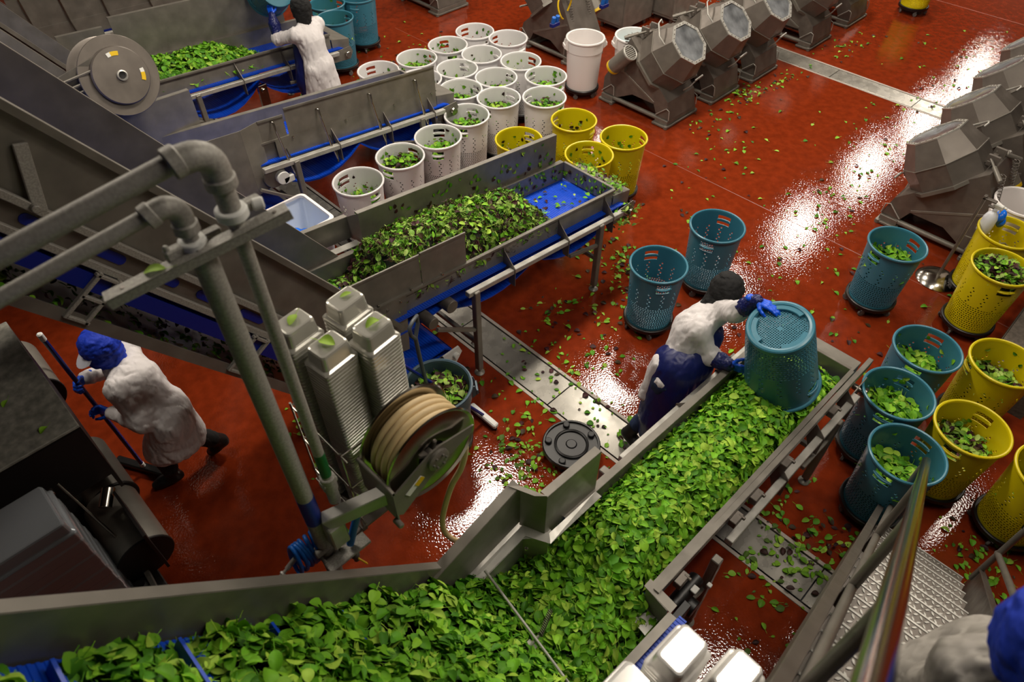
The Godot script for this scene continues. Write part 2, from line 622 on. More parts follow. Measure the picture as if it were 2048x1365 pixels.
# leaves lying in a basket and sticking to its wall
func basket_fill(x: float, y0: float, z: float, level: float, kind: String, n: int, stuck: int, label: String, group: String, heap := 0.0, lean := 0.0) -> void:
	var o := thing("leaf_fill", label, "leaves", V(x, y0, z), group)
	o.set_meta("kind", "stuff")
	var mb := MB.new()
	mb.lathe([Vector2(0.212, 0.016), Vector2(basket_radius(level) - 0.011, level - 0.045), Vector2(0.13, level - 0.03 + heap * 0.6), Vector2(0.0001, level - 0.02 + heap * 0.8)], 24)
	var core := part("packed_leaves", mb, M.leaf_bed if kind == "spinach" else M.salad_bed, o)
	core.set_meta("kind", "stuff")
	var xs: Array = []
	var cs: Array = []
	var ld := rng.randf() * TAU
	for i in int(n * 1.5):
		var a := rng.randf() * TAU
		var r := sqrt(rng.randf()) * (basket_radius(level) - 0.02)
		var p := V(r * cos(a), level + heap * (1.0 - pow(r / 0.25, 2)) + lean * r * cos(a - ld) + rng.randf_range(-0.03, 0.025), r * sin(a))
		xs.append(leaf_xf(p, V(cos(a) * -0.15, 1, sin(a) * -0.15), 0.075 if kind == "spinach" else 0.062, 1.1))
		cs.append(leaf_color(kind))
	for i in stuck:
		var a := rng.randf() * TAU
		var y := level + pow(rng.randf(), 1.3) * (0.64 - level)
		var r := basket_radius(y) - 0.009
		xs.append(leaf_xf(V(r * cos(a), y, r * sin(a)), V(-cos(a), 0, -sin(a)), 0.05, 0.12))
		cs.append(leaf_color("dark" if kind != "spinach" else kind))
	multi("loose_leaves", leaf_mesh, xs, cs, o)


func basket(x: float, z: float, color: String, desc: String, yaw: float, kind := "", level := 0.30, n := 110, stuck := 14, heap := 0.03, lean := 0.12) -> Node3D:
	var o := thing("basket", desc, "basket", V(x, 0.12, z), color + " perforated baskets")
	o.rotation.y = yaw
	basket_parts(o, M["basket_" + color])
	dolly(x, z, "the " + desc, yaw)
	if kind:
		basket_fill(x, 0.12, z, level, kind, n, stuck, ("spinach leaves" if kind == "spinach" else "salad leaves") + " in the " + desc, "leaves in the baskets", heap, lean)
	return o


func trash_can(x: float, z: float, m: Material, label: String, with_dolly: bool) -> void:
	var o := thing("round_can", label, "bin", V(x, 0.12 if with_dolly else 0.0, z))
	var mb := MB.new()
	mb.lathe([Vector2(0.0001, 0.0), Vector2(0.215, 0.0), Vector2(0.225, 0.012), Vector2(0.255, 0.55), Vector2(0.262, 0.555), Vector2(0.262, 0.575), Vector2(0.266, 0.70), Vector2(0.252, 0.70), Vector2(0.248, 0.55), Vector2(0.218, 0.02), Vector2(0.0001, 0.015)], 44)
	part("body", mb, m, o)
	mb = MB.new()
	mb.lathe([Vector2(0.254, 0.695), Vector2(0.274, 0.695), Vector2(0.28, 0.708), Vector2(0.276, 0.722), Vector2(0.264, 0.726), Vector2(0.253, 0.716), Vector2(0.254, 0.695)], 44)
	part("rim", mb, m, o)
	for s in [0.6, 0.6 + PI]:
		mb = MB.new()
		var d := V(cos(s), 0, sin(s))
		var w := V(-sin(s), 0, cos(s))
		mb.plate([d * 0.262 - w * 0.055 + UP * 0.56, d * 0.315 - w * 0.045 + UP * 0.60, d * 0.285 - w * 0.05 + UP * 0.70, d * 0.262 - w * 0.055 + UP * 0.70], 0.008)
		mb.plate([d * 0.262 + w * 0.055 + UP * 0.56, d * 0.315 + w * 0.045 + UP * 0.60, d * 0.285 + w * 0.05 + UP * 0.70, d * 0.262 + w * 0.055 + UP * 0.70], 0.008)
		mb.bar(d * 0.305 - w * 0.055 + UP * 0.62, d * 0.305 + w * 0.055 + UP * 0.62, 0.02, 0.05)
		part("handle", mb, m, o)
	if with_dolly: dolly(x, z, "the " + label, 0.3)


func build_bins() -> void:
	make_basket_meshes()
	# [x, z, yaw, leaf level, n, label]
	var white := [
		[3.32, -5.67, 1.95, 0.24, 90, "white basket nearest the white tote, left end of front row"],
		[3.95, -5.74, 0.55, 0.40, 130, "white basket second from the white tote in the front row"],
		[4.52, -5.75, 1.10, 0.34, 120, "white basket third from the white tote in the front row"],
		[5.09, -5.88, 0.85, 0.36, 120, "white basket fourth from the white tote in the front row"],
		[5.66, -5.91, 0.40, 0.32, 120, "white basket fifth from the white tote in the front row"],
		[6.08, -5.52, 2.00, 0.36, 120, "white basket just behind the yellow baskets, front row's right end"],
		[6.76, -7.54, 1.75, 0.10, 40, "nearly empty white basket at the far back tip of the group"],
		[6.94, -7.04, 1.95, 0.16, 40, "white basket second from the back tip, right edge of group"],
		[5.03, -7.55, 1.65, 0.20, 30, "white basket alone at the group's back left corner"],
		[6.19, -7.48, 1.35, 0.30, 90, "white basket next to the back tip along the left edge"],
		[5.62, -7.47, 0.20, 0.36, 110, "white basket between two others along the back left edge"],
		[5.28, -6.98, 0.60, 0.16, 40, "white basket half hidden behind the tall steel guard panel"],
		[6.33, -6.94, 0.10, 0.24, 70, "white basket with scattered leaves in the middle back rows"],
		[6.57, -6.42, 0.35, 0.28, 90, "white basket on the group's right side, behind the corner one"],
		[5.81, -6.86, 0.70, 0.26, 90, "white basket just beyond the guard panel's end, third from back"],
		[6.01, -6.32, 0.25, 0.30, 90, "white basket in the very centre of the white group"],
		[6.50, -5.89, 1.90, 0.34, 110, "white basket nearest the two white round cans"],
		[5.47, -6.41, 0.15, 0.34, 130, "white basket full of dark leaves touching the guard panel's end"],
	]
	for w in white:
		basket(w[0], w[1], "white", w[5], w[2], "mix", w[3] + (0.13 if w[4] > 50 else 0.06), w[4], 24, 0.07)
	basket(5.15, -5.05, "yellow", "yellow basket half hidden behind the salad trough's far wall", 0.5, "mix", 0.42, 100, 20)
	basket(5.93, -4.89, "yellow", "yellow basket rearmost of four near the salad trough's end", 2.1, "mix", 0.36, 70, 26)
	basket(6.05, -4.22, "yellow", "yellow basket furthest right of four near the salad trough's end", 2.9, "mix", 0.36, 70, 20)
	basket(5.49, -4.27, "yellow", "yellow basket nearest the end wall of the salad trough", 1.0, "mix", 0.40, 90, 22)
	basket(4.53, -2.57, "blue", "empty blue basket behind the worker in the black hood", 1.15, "", 0.2)
	basket(5.42, -2.51, "blue", "empty blue basket further back on the open red floor", 0.5, "", 0.2)
	basket(6.43, -1.11, "blue", "blue basket standing alone on the open floor, spinach inside", 3.0, "spinach", 0.44, 110, 12)
	basket(5.27, -0.32, "blue", "blue basket rearmost of three beside the spinach trough's end", 0.3, "spinach", 0.42, 120, 16)
	basket(4.63, -0.28, "blue", "blue basket middle of three beside the spinach trough's end", 3.5, "spinach", 0.46, 130, 16)
	basket(4.12, 0.02, "blue", "blue basket nearest the stair, below the handrail's end", 0.1, "spinach", 0.42, 130, 10)
	basket(4.70, 0.27, "yellow", "yellow basket of salad nearest the three blue ones", 3.3, "salad", 0.42, 130, 16)
	basket(6.81, -0.26, "yellow", "yellow basket heaped over its rim at the right edge", 0.9, "salad", 0.60, 240, 6, 0.12, 0.05)
	basket(5.57, 0.20, "yellow", "yellow basket of salad in front of the concrete curb", 2.4, "salad", 0.44, 140, 10)
	basket(7.40, -0.42, "yellow", "yellow basket nearly empty, behind the heaped one", 0.3, "", 0.2)
	basket(4.72, 0.86, "yellow", "yellow basket cut off by the right edge beside the stair", 0.7, "salad", 0.34, 130, 8)
	basket(5.59, -9.34, "blue", "blue basket nearest behind the worker at the far trough", 0.4, "spinach", 0.45, 80, 4)
	basket(5.81, -9.86, "blue", "blue basket second behind the worker at the far trough", 0.4, "spinach", 0.45, 80, 4)
	basket(6.32, -9.75, "blue", "blue basket furthest right behind the far trough's worker", 0.9, "", 0.2)
	trash_can(7.70, -6.25, M.can_white, "empty white round can left of two by the dryers", true)
	trash_can(8.24, -5.80, M.can_white, "white round can of pale water beside the nearest dryer", true)
	trash_can(7.98, -0.48, M.can_white, "white round can at the right edge behind yellow baskets", true)
	var mb := MB.new()
	mb.lathe([Vector2(0.25, 0.0), Vector2(0.0001, 0.0)], 36); mb.lathe([Vector2(0.0001, -0.02), Vector2(0.25, -0.02), Vector2(0.25, 0.0)], 36)
	single("water", mb, M.water, "pale blue water standing in the white round can beside the nearest spin dryer", "water", V(8.24, 0.64, -5.80))
	# grey barrel with scraps, shovel and squeegee
	trash_can(2.07, -2.90, M.barrel_grey, "grey barrel with a shovel in it behind the hose reel", true)
	basket_fill(2.07, 0.12, -2.90, 0.58, "salad", 220, 0, "mixed leaf scraps filling the grey barrel behind the hose reel", "leaves in the baskets", 0.05)
	var o := thing("shovel", "grey plastic shovel standing upright in the grey barrel of scraps", "shovel", V(2.05, 0.70, -3.02))
	mb = MB.new()
	mb.tube([V(0, 0, 0), V(-0.02, 0.35, -0.02), V(-0.03, 0.62, -0.03)], 0.017, 10)
	part("shaft", mb, M.shovel_grey, o)
	mb = MB.new()
	mb.tube([V(-0.03, 0.6, -0.03), V(-0.085, 0.70, 0.0), V(-0.09, 0.78, 0.0), V(-0.03, 0.79, -0.03), V(0.03, 0.78, -0.06), V(0.03, 0.70, -0.06), V(-0.03, 0.6, -0.03)], 0.016, 10)
	part("grip", mb, M.shovel_grey, o)
	mb = MB.new()
	for i in 6:
		var x0 := -0.12 + 0.04 * i
		var d0 := 0.05 * (1.0 - pow(x0 / 0.12, 2))
		var d1 := 0.05 * (1.0 - pow((x0 + 0.04) / 0.12, 2))
		mb.plate([V(x0, 0.03, d0), V(x0 + 0.04, 0.03, d1), V(x0 + 0.04, -0.25, d1 - 0.04), V(x0, -0.25, d0 - 0.04)], 0.006)
	part("blade", mb, M.shovel_grey, o)
	o = thing("squeegee", "blue pole squeegee leaning behind the grey barrel with a white tip", "squeegee", V(2.50, 0.03, -2.86))
	mb = MB.new()
	var top := V(1.72, 1.36, -3.15) - o.position
	mb.tube([V(0, 0.04, 0), top], 0.014, 10)
	part("pole", mb, M.tool_blue, o)
	mb = MB.new()
	mb.cyl(top, top * 1.035, 0.017, 12)
	part("end_cap", mb, M.paper_white, o)
	mb = MB.new()
	mb.box(V(0, 0.03, 0), V(0.06, 0.05, 0.34), Basis.IDENTITY, 0.015)
	part("head", mb, M.paper_white, o)
	mb = MB.new()
	mb.box(V(0, -0.01, 0), V(0.02, 0.035, 0.34))
	part("blade", mb, M.black, o)
	# an empty dolly on the floor
	o = thing("dolly", "empty black dolly lying on the red floor between the troughs", "dolly", V(2.80, 0, -2.07), "round wheeled dollies")
	var d := part("platform", basket_meshes.dolly, M.black, o)
	d.scale = V(1.0, 1.0, 1.0)
	mb = MB.new()
	mb.lathe([Vector2(0.15, 0.118), Vector2(0.15, 0.135), Vector2(0.14, 0.14), Vector2(0.13, 0.135), Vector2(0.125, 0.122), Vector2(0.05, 0.122), Vector2(0.04, 0.13), Vector2(0.0001, 0.13)].map(func(q): return q), 36)
	part("hub", mb, M.black, o)
	for k in 5:
		var a := 0.3 + TAU * k / 5.0
		mb = MB.new()
		mb.lathe([Vector2(0.03, 0.118), Vector2(0.03, 0.142), Vector2(0.024, 0.146), Vector2(0.0001, 0.146)], 14, Transform3D(Basis.IDENTITY, V(0.2 * cos(a), 0, 0.2 * sin(a))))
		part("mount", mb, M.rubber, o)
		var c := part("caster", basket_meshes.caster, M.caster_wheel, o)
		c.position = V(0.2 * cos(a), 0, 0.2 * sin(a)); c.rotation.y = a


# ---------------------------------------------------------------- room
func build_room() -> void:
	var lo_x := -7.0
	var hi_x := 30.0
	var lo_z := -19.0
	var hi_z := 7.0
	var mb := MB.new()
	var xs := [[lo_x, 2.99], [3.44, 10.77], [11.20, hi_x]]
	for s in xs:
		mb.box(V((s[0] + s[1]) / 2, -0.15, (lo_z + hi_z) / 2), V(s[1] - s[0], 0.3, hi_z - lo_z), Basis.IDENTITY, 0.001)
	var fl := struct("floor", mb, M.floor)
	for c in [[2.99, 3.44, "drain_channel"], [10.77, 11.20, "drain_channel"]]:
		mb = MB.new()
		mb.box(V((c[0] + c[1]) / 2, -0.2, (lo_z + hi_z) / 2), V(c[1] - c[0] - 0.002, 0.2, hi_z - lo_z), Basis.IDENTITY, 0.001)
		var ch := struct("channel_bed", mb, M.black, fl)
		for e in [[c[0] + 0.019, 1], [c[1] - 0.019, 1]]:
			mb = MB.new()
			mb.box(V(e[0], -0.049, (lo_z + hi_z) / 2), V(0.034, 0.104, hi_z - lo_z), Basis.IDENTITY, 0.002)
			struct("channel_edge", mb, M.drain_edge, fl)
		var w: float = c[1] - c[0] - 0.10
		var z := -14.0 + 0.38
		while z < 3.0:
			mb = MB.new()
			mb.box(V(0, -0.004, 0), V(w, 0.008, 1.29), Basis.IDENTITY, 0.0015)
			var pl := struct("drain_cover", mb, M.drain, fl)
			pl.position = V((c[0] + c[1]) / 2, 0.0, z)
			z += 1.30
	mb = MB.new()
	mb.box(V(7.13, -0.001, -4.0), V(0.012, 0.004, 12.0), Basis.IDENTITY, 0.001)
	struct("floor_joint", mb, M.joint, fl)
	mb = MB.new()
	mb.box(V(15.0, -0.001, -4.0), V(0.012, 0.004, 12.0), Basis.IDENTITY, 0.001)
	struct("floor_joint", mb, M.joint, fl)
	mb = MB.new()
	mb.box(V((lo_x + hi_x) / 2, 6.35, (lo_z + hi_z) / 2), V(hi_x - lo_x, 0.3, hi_z - lo_z))
	struct("ceiling", mb, M.ceiling)
	for w in [["wall_left", V(lo_x - 0.1, 3.1, (lo_z + hi_z) / 2), V(0.2, 6.2, hi_z - lo_z)], ["wall_right", V(hi_x + 0.1, 3.1, (lo_z + hi_z) / 2), V(0.2, 6.2, hi_z - lo_z)], ["wall_back", V((lo_x + hi_x) / 2, 3.1, lo_z - 0.1), V(hi_x - lo_x, 6.2, 0.2)], ["wall_front", V((lo_x + hi_x) / 2, 3.1, hi_z + 0.1), V(hi_x - lo_x, 6.2, 0.2)]]:
		mb = MB.new()
		mb.box(w[1], w[2])
		struct(w[0], mb, M.wall)
	mb = MB.new()
	mb.plate([V(5.98, 0, 0.34), V(9.5, 0, 0.34), V(9.5, 0.42, 0.34), V(5.98, 0.42, 0.34)], 0.5)
	mb.plate([V(5.98, 0, 0.09), V(5.98, 0.42, 0.09), V(9.5, 0.42, 0.09), V(9.5, 0, 0.09)], 0.01)
	single("concrete_curb", mb, M.concrete, "low bare concrete curb at the right edge behind the yellow basket", "curb")


func ceiling_lamp(x: float, z: float, energy: float, sx := 1.25, sz := 0.62) -> void:
	var o := thing("ceiling_lamp", "rectangular white panel lamp hanging under the ceiling, out of the frame", "lamp", V(x, 6.0, z), "panel lamps under the ceiling")
	var mb := MB.new()
	mb.box(V(0, 0.05, 0), V(sx + 0.06, 0.08, sz + 0.06))
	part("housing", mb, M.wall, o)
	mb = MB.new()
	mb.box(V(0, 0.005, 0), V(sx, 0.01, sz), Basis.IDENTITY, 0.002)
	part("lamp_panel", mb, M.lamp, o)
	mb = MB.new()
	for s in [-0.4, 0.4]: mb.cyl(V(s, 0.09, 0), V(s, 0.21, 0), 0.006, 8)
	part("hanger", mb, M.steel, o)
	var l := AreaLight3D.new()
	l.name = "light"
	l.area_size = Vector2(sx, sz)
	l.light_energy = energy
	l.light_color = Color(1.0, 0.955, 0.89)
	l.shadow_enabled = true
	l.area_range = 40.0
	l.area_attenuation = 2.0
	o.add_child(l, true)
	l.position = V(0, -0.012, 0)
	l.rotation.x = -PI / 2


# ---------------------------------------------------------------- trough conveyors
# A belt between two upright steel walls. xe: right end, zn / zf: near and far wall, ye: height of the
# wall's top at the right end, s: rise per metre towards the left, xl: left end.
class Line:
	var xe: float
	var ye: float
	var s: float
	func _init(a: float, b: float, c: float) -> void:
		xe = a; ye = b; s = c
	func y(x: float) -> float:
		return ye + s * (xe - x)


# an upright sheet in the plane z, from x0 to x1, between two heights above the line's wall top, with a folded lip
func wall_sheet(mb: MB, ln: Line, z: float, x0: float, x1: float, lo: float, hi: float, lip: float) -> void:
	var a := V(x0, ln.y(x0) + lo, z)
	var b := V(x1, ln.y(x1) + lo, z)
	var c := V(x1, ln.y(x1) + hi, z)
	var d := V(x0, ln.y(x0) + hi, z)
	mb.plate([a, b, c, d], 0.004)
	if lip != 0.0:
		mb.plate([d, c, c + V(0, 0, lip), d + V(0, 0, lip)], 0.005)
		mb.plate([d + V(0, 0, lip), c + V(0, 0, lip), c + V(0, -0.018, lip), d + V(0, -0.018, lip)], 0.003)


func conveyor_leg(o: Node3D, base: Vector3, x: float, z: float, top: float) -> void:
	var mb := MB.new(base)
	mb.box(V(x, (top + 0.03) / 2 + 0.03, z), V(0.06, top - 0.03, 0.06), Basis.IDENTITY, 0.006)
	mb.cyl(V(x, 0.0, z), V(x, 0.09, z), 0.014, 10)
	mb.lathe([Vector2(0.0001, 0.03), Vector2(0.03, 0.025), Vector2(0.05, 0.008), Vector2(0.05, 0.0)], 18, Transform3D(Basis.IDENTITY, V(x, 0, z)))
	part("leg", mb, M.steel, o)


func bolts(mb: MB, pts: Array, dir: Vector3, r := 0.011) -> void:
	for p in pts: mb.cyl(p - dir * 0.004, p + dir * 0.012, r, 8, 0.002)


func trough(label: String, ln: Line, zn: float, zf: float, xl: float, opt := {}) -> Node3D:
	var base := V(ln.xe, 0, zn)
	var o := thing("trough_conveyor", label, "conveyor", base)
	var xe := ln.xe
	# lower walls
	var mb := MB.new(base)
	wall_sheet(mb, ln, zn, xl, xe, -0.21, 0.0, 0.03)
	part("near_wall", mb, M.steel, o)
	mb = MB.new(base)
	wall_sheet(mb, ln, zf, xl, xe, -0.21, 0.0, -0.05)
	part("far_wall", mb, M.steel, o)
	mb = MB.new(base)
	mb.plate([V(xe, ln.y(xe) - 0.19, zn), V(xe, ln.y(xe) - 0.19, zf), V(xe, ln.y(xe), zf), V(xe, ln.y(xe), zn)], 0.004)
	mb.plate([V(xe, ln.y(xe), zn), V(xe, ln.y(xe), zf), V(xe + 0.025, ln.y(xe), zf), V(xe + 0.025, ln.y(xe), zn)], 0.004)
	part("end_wall", mb, M.steel, o)
	# belt and its sagging return
	mb = MB.new(base)
	mb.band([V(xl, ln.y(xl) - 0.21, zf - 0.05), V(xe + 0.12, ln.y(xe + 0.12) - 0.21, zf - 0.05), V(xe + 0.19, ln.y(xe) - 0.26, zf - 0.05), V(xe + 0.17, ln.y(xe) - 0.33, zf - 0.05)], V(0, 0, zn - zf + 0.05 + opt.get("over", 0.06)), 0.014)
	part("belt", mb, opt.get("belt", M.belt_blue), o)
	mb = MB.new(base)
	var pth: Array = [V(xe + 0.17, ln.y(xe) - 0.33, zf - 0.03)]
	var sup: Array = [xe - 0.02, xe - 1.15, xe - 2.3, xl]
	for k in 3:
		for i in 9:
			var t := i / 8.0
			var x := lerpf(sup[k], sup[k + 1], t)
			pth.append(V(x, ln.y(x) - 0.34 - opt.get("sag", 0.18) * 4.0 * t * (1.0 - t) * (1.0 if k < 2 else 0.3), zf - 0.03))
	mb.band(pth, V(0, 0, zn - zf + minf(0.06, opt.get("over", 0.06))), 0.014)
	part("return_belt", mb, opt.get("belt", M.belt_blue), o)
	# side rails
	for e in [[zn + 0.13, "near"], [zf - 0.13, "far"]]:
		mb = MB.new(base)
		var xr: float = opt.get("rail", xl + 0.75)
		var a := V(xr, ln.y(xr) - 0.235, e[0])
		var b := V(xe + 0.02, ln.y(xe + 0.02) - 0.235, e[0])
		mb.bar(a, b, 0.055, 0.05)
		part("side_rail", mb, M.steel_bright, o)
	# straps that hold the walls
	var sg := 1.0
	for z in [zn, zf]:
		for f in [0.06, 0.33, 0.62]:
			mb = MB.new(base)
			var x := lerpf(xe, xl + 0.75, f)
			var t := V(x, ln.y(x), z)
			mb.plate([t + V(0, -0.01, 0.01 * sg), t + V(0, -0.06, 0.03 * sg), t + V(0, -0.2, 0.165 * sg), t + V(0, -0.40, 0.165 * sg), t + V(0, -0.40, 0.10 * sg), t + V(0, -0.2, 0.01 * sg)], 0.008)
			part("strap", mb, M.steel_dark, o)
		sg = -1.0
	# legs with cross braces
	for x in [xe - 0.34, xe - 2.02]:
		conveyor_leg(o, base, x, zn + 0.15, ln.y(x) - 0.25)
		conveyor_leg(o, base, x, zf - 0.15, ln.y(x) - 0.25)
		mb = MB.new(base)
		mb.bar(V(x, 0.42, zn + 0.15), V(x, 0.42, zf - 0.15), 0.04, 0.04)
		part("brace", mb, M.steel, o)
		mb = MB.new(base)
		mb.bar(V(x - 0.03, 0.62, zn + 0.15), V(x - 0.45, ln.y(x - 0.45) - 0.42, zn + 0.15), 0.035, 0.035)
		part("brace", mb, M.steel, o)
	# idler plate and shaft at the tail
	for z in [zn + 0.1, zf - 0.1]:
		mb = MB.new(base)
		var q := V(xe, ln.y(xe) - 0.27, z)
		mb.plate([q + V(-0.10, 0.05, 0), q + V(0.24, 0.06, 0), q + V(0.27, -0.02, 0), q + V(0.22, -0.11, 0), q + V(-0.05, -0.09, 0)], 0.008)
		part("tail_plate", mb, M.steel, o)
		mb = MB.new(base)
		mb.cyl(q + V(0.16, -0.02, -0.05), q + V(0.16, -0.02, 0.05), 0.028, 14)
		mb.cyl(q + V(0.16, -0.02, 0.04 * signf(z - (zn + zf) / 2)), q + V(0.16, -0.02, 0.07 * signf(z - (zn + zf) / 2)), 0.045, 14)
		part("bearing", mb, M.steel_polished, o)
	# shelf at the tail end
	mb = MB.new(base)
	mb.plate([V(xe + 0.02, ln.y(xe) - 0.10, zn), V(xe + 0.30, ln.y(xe) - 0.16, zn), V(xe + 0.30, ln.y(xe) - 0.16, zf), V(xe + 0.02, ln.y(xe) - 0.10, zf)], 0.005)
	mb.plate([V(xe + 0.02, ln.y(xe) - 0.10, zn), V(xe + 0.02, ln.y(xe) - 0.25, zn), V(xe + 0.28, ln.y(xe) - 0.3, zn), V(xe + 0.30, ln.y(xe) - 0.16, zn)], 0.005)
	part("tail_cover", mb, M.steel, o)
	return o


func guard(o: Node3D, called: String, ln: Line, z: float, x0: float, x1: float, lo: float, hi: float, lip: float, base: Vector3) -> void:
	var mb := MB.new(base)
	wall_sheet(mb, ln, z, x0, x1, lo, hi, lip)
	part(called, mb, M.steel, o)


# ---------------------------------------------------------------- inclined elevators
# A cleated belt rising to the left between two tall walls; a point on it is (along, normal, z).
class Ramp:
	var o: Vector3
	var d: Vector3
	var u: Vector3
	func _init(a: Vector3, slope: float) -> void:
		o = a
		d = Vector3(-1, slope, 0).normalized()
		u = Vector3(d.y, -d.x, 0)
		if u.y < 0: u = -u
	func p(t: float, h: float, z: float) -> Vector3:
		return Vector3(o.x, o.y, z) + d * t + u * h


func elevator(label: String, rp: Ramp, zn: float, zf: float, len: float, hn: float, hf: float, full: bool) -> Node3D:
	var base := V(rp.o.x, 0, zn)
	var o := thing("inclined_elevator", label, "conveyor", base)
	for e in [[zn, hn, 1.0, "near_wall"], [zf, hf, -1.0, "far_wall"]]:
		var mb := MB.new(base)
		mb.plate([rp.p(0, -0.05, e[0]), rp.p(0, e[1], e[0]), rp.p(len, e[1], e[0]), rp.p(len, -0.05, e[0])], 0.005)
		var w: float = 0.05 * e[2]
		mb.plate([rp.p(0, e[1], e[0]), rp.p(len, e[1], e[0]), rp.p(len, e[1], e[0] + w), rp.p(0, e[1], e[0] + w)], 0.006)
		mb.plate([rp.p(0, e[1], e[0] + w), rp.p(len, e[1], e[0] + w), rp.p(len, e[1] - 0.035, e[0] + w), rp.p(0, e[1] - 0.035, e[0] + w)], 0.004)
		part(e[3], mb, M.steel, o)
	var mb := MB.new(base)
	mb.band([rp.p(-0.05, 0, zf + 0.01), rp.p(len, 0, zf + 0.01)], V(0, 0, zn - zf - 0.02), 0.014)
	part("belt", mb, M.belt_dark if full else M.belt_blue, o)
	var t := 0.25
	while t < len - 0.1:
		mb = MB.new(base)
		mb.plate([rp.p(t, 0, zf + 0.05), rp.p(t, 0, zn - 0.05), rp.p(t + 0.015, 0.055, zn - 0.05), rp.p(t + 0.015, 0.055, zf + 0.05)], 0.012)
		part("cleat", mb, M.belt_blue, o)
		t += 0.42
	if not full: return o
	# the frame below the walls
	mb = MB.new(base)
	for z in [zn + 0.02, zf - 0.02]:
		mb.plate([rp.p(0, -0.16, z), rp.p(0, -0.02, z), rp.p(len, -0.02, z), rp.p(len, -0.16, z)], 0.006)
	part("side_frame", mb, M.steel_dark, o)
	for hh in [-0.03, -0.17]:
		mb = MB.new(base)
		mb.bar(rp.p(0.05, hh, zn + 0.04), rp.p(len, hh, zn + 0.04), 0.035, 0.04, rp.u)
		part("rail", mb, M.galvanised, o)
	mb = MB.new(base)
	mb.band([rp.p(-0.1, -0.22, zf), rp.p(len, -0.22, zf)], V(0, 0, zn - zf + 0.05), 0.014)
	mb.plate([rp.p(-0.1, -0.21, zn + 0.055), rp.p(-0.1, -0.30, zn + 0.055), rp.p(len, -0.30, zn + 0.055), rp.p(len, -0.21, zn + 0.055)], 0.012)
	part("return_belt", mb, M.belt_dark, o)
	t = 0.3
	while t < len - 0.3:
		mb = MB.new(base)
		var pts: Array = []
		for k in 14:
			var a := TAU * k / 14.0
			pts.append(rp.p(t + 0.02 + (0.075 if cos(a) > 0 else -0.075) + 0.028 * cos(a), -0.095 + 0.028 * sin(a), zn + 0.026))
		mb.plate(pts, 0.006)
		part("slot", mb, M.belt_dark, o)
		t += 0.34
	# drip pan underneath, on two brackets
	mb = MB.new(base)
	mb.plate([rp.p(0.0, -0.50, zn + 0.02), rp.p(len, -0.50, zn + 0.02), rp.p(len, -0.50, zf), rp.p(0.0, -0.50, zf)], 0.006)
	mb.plate([rp.p(0.0, -0.50, zn + 0.06), rp.p(len, -0.50, zn + 0.06), rp.p(len, -0.43, zn + 0.06), rp.p(0.0, -0.43, zn + 0.06)], 0.012)
	part("drip_pan", mb, M.steel, o)
	for q in [1.15, 2.25]:
		mb = MB.new(base)
		for k in [0.0, 0.11]:
			mb.bar(rp.p(q + k, -0.18, zn + 0.075), rp.p(q + k + 0.02, -0.47, zn + 0.075), 0.022, 0.03, Vector3.BACK)
		for k in [-0.2, -0.33, -0.46]:
			mb.bar(rp.p(q, k, zn + 0.075), rp.p(q + 0.13, k, zn + 0.075), 0.02, 0.03, Vector3.BACK)
		part("bracket", mb, M.galvanised, o)
	for q in [1.75, 2.75]:
		mb = MB.new(base)
		mb.bar(rp.p(q, -0.03, zn + 0.05), rp.p(q + 0.22, 0.20, zn + 0.02), 0.06, 0.02, Vector3.BACK)
		mb.cyl(rp.p(q + 0.04, -0.02, zn + 0.03), rp.p(q + 0.04, -0.02, zn + 0.09), 0.02, 10)
		part("latch", mb, M.galvanised, o)
	return o


# ---------------------------------------------------------------- heaps of leaves
func heap(called: String, label: String, surf: Callable, nu: int, nv: int, count: int, kind: String, size: float, bed: Material, thick := 0.05, fr := 0.0) -> Node3D:
	var o := thing(called, label, "leaves")
	o.set_meta("kind", "stuff")
	var mb := MB.new()
	var g: Array = []
	var gn: Array = []
	for i in nu + 1:
		for j in nv + 1:
			g.append(surf.call(float(i) / nu, float(j) / nv))
	var idx := func(i: int, j: int) -> Vector3: return g[clampi(i, 0, nu) * (nv + 1) + clampi(j, 0, nv)]
	for i in nu + 1:
		for j in nv + 1:
			var a: Vector3 = idx.call(i + 1, j) - idx.call(i - 1, j)
			var b: Vector3 = idx.call(i, j + 1) - idx.call(i, j - 1)
			var q := a.cross(b).normalized()
			if q.y < 0: q = -q
			gn.append(q)
	for i in nu:
		for j in nv:
			var k := i * (nv + 1) + j
			var l := k + nv + 1
			var d := UP * 0.025
			mb.squad(g[k] - d, g[k + 1] - d, g[l + 1] - d, g[l] - d, gn[k], gn[k + 1], gn[l + 1], gn[l])
	var bed_o := part("leaf_bed", mb, bed, o)
	bed_o.set_meta("kind", "stuff")
	var xs: Array = []
	var cs: Array = []
	var fx: Array = []
	var fc: Array = []
	for n in count:
		var u := rng.randf()
		var v := rng.randf()
		var p: Vector3 = surf.call(u, v)
		var nn: Vector3 = gn[int(u * nu) * (nv + 1) + int(v * nv)]
		p += nn * rng.randf_range(-0.02, thick)
		if rng.randf() < fr:
			fx.append(leaf_xf(p, nn, size * 1.2, 1.2)); fc.append(leaf_color("salad"))
		else:
			xs.append(leaf_xf(p, nn, size, 0.95)); cs.append(leaf_color(kind))
	multi("loose_leaves", leaf_mesh, xs, cs, o)
	if fx.size(): multi("frilled_leaves", frisee_mesh, fx, fc, o)
	return o


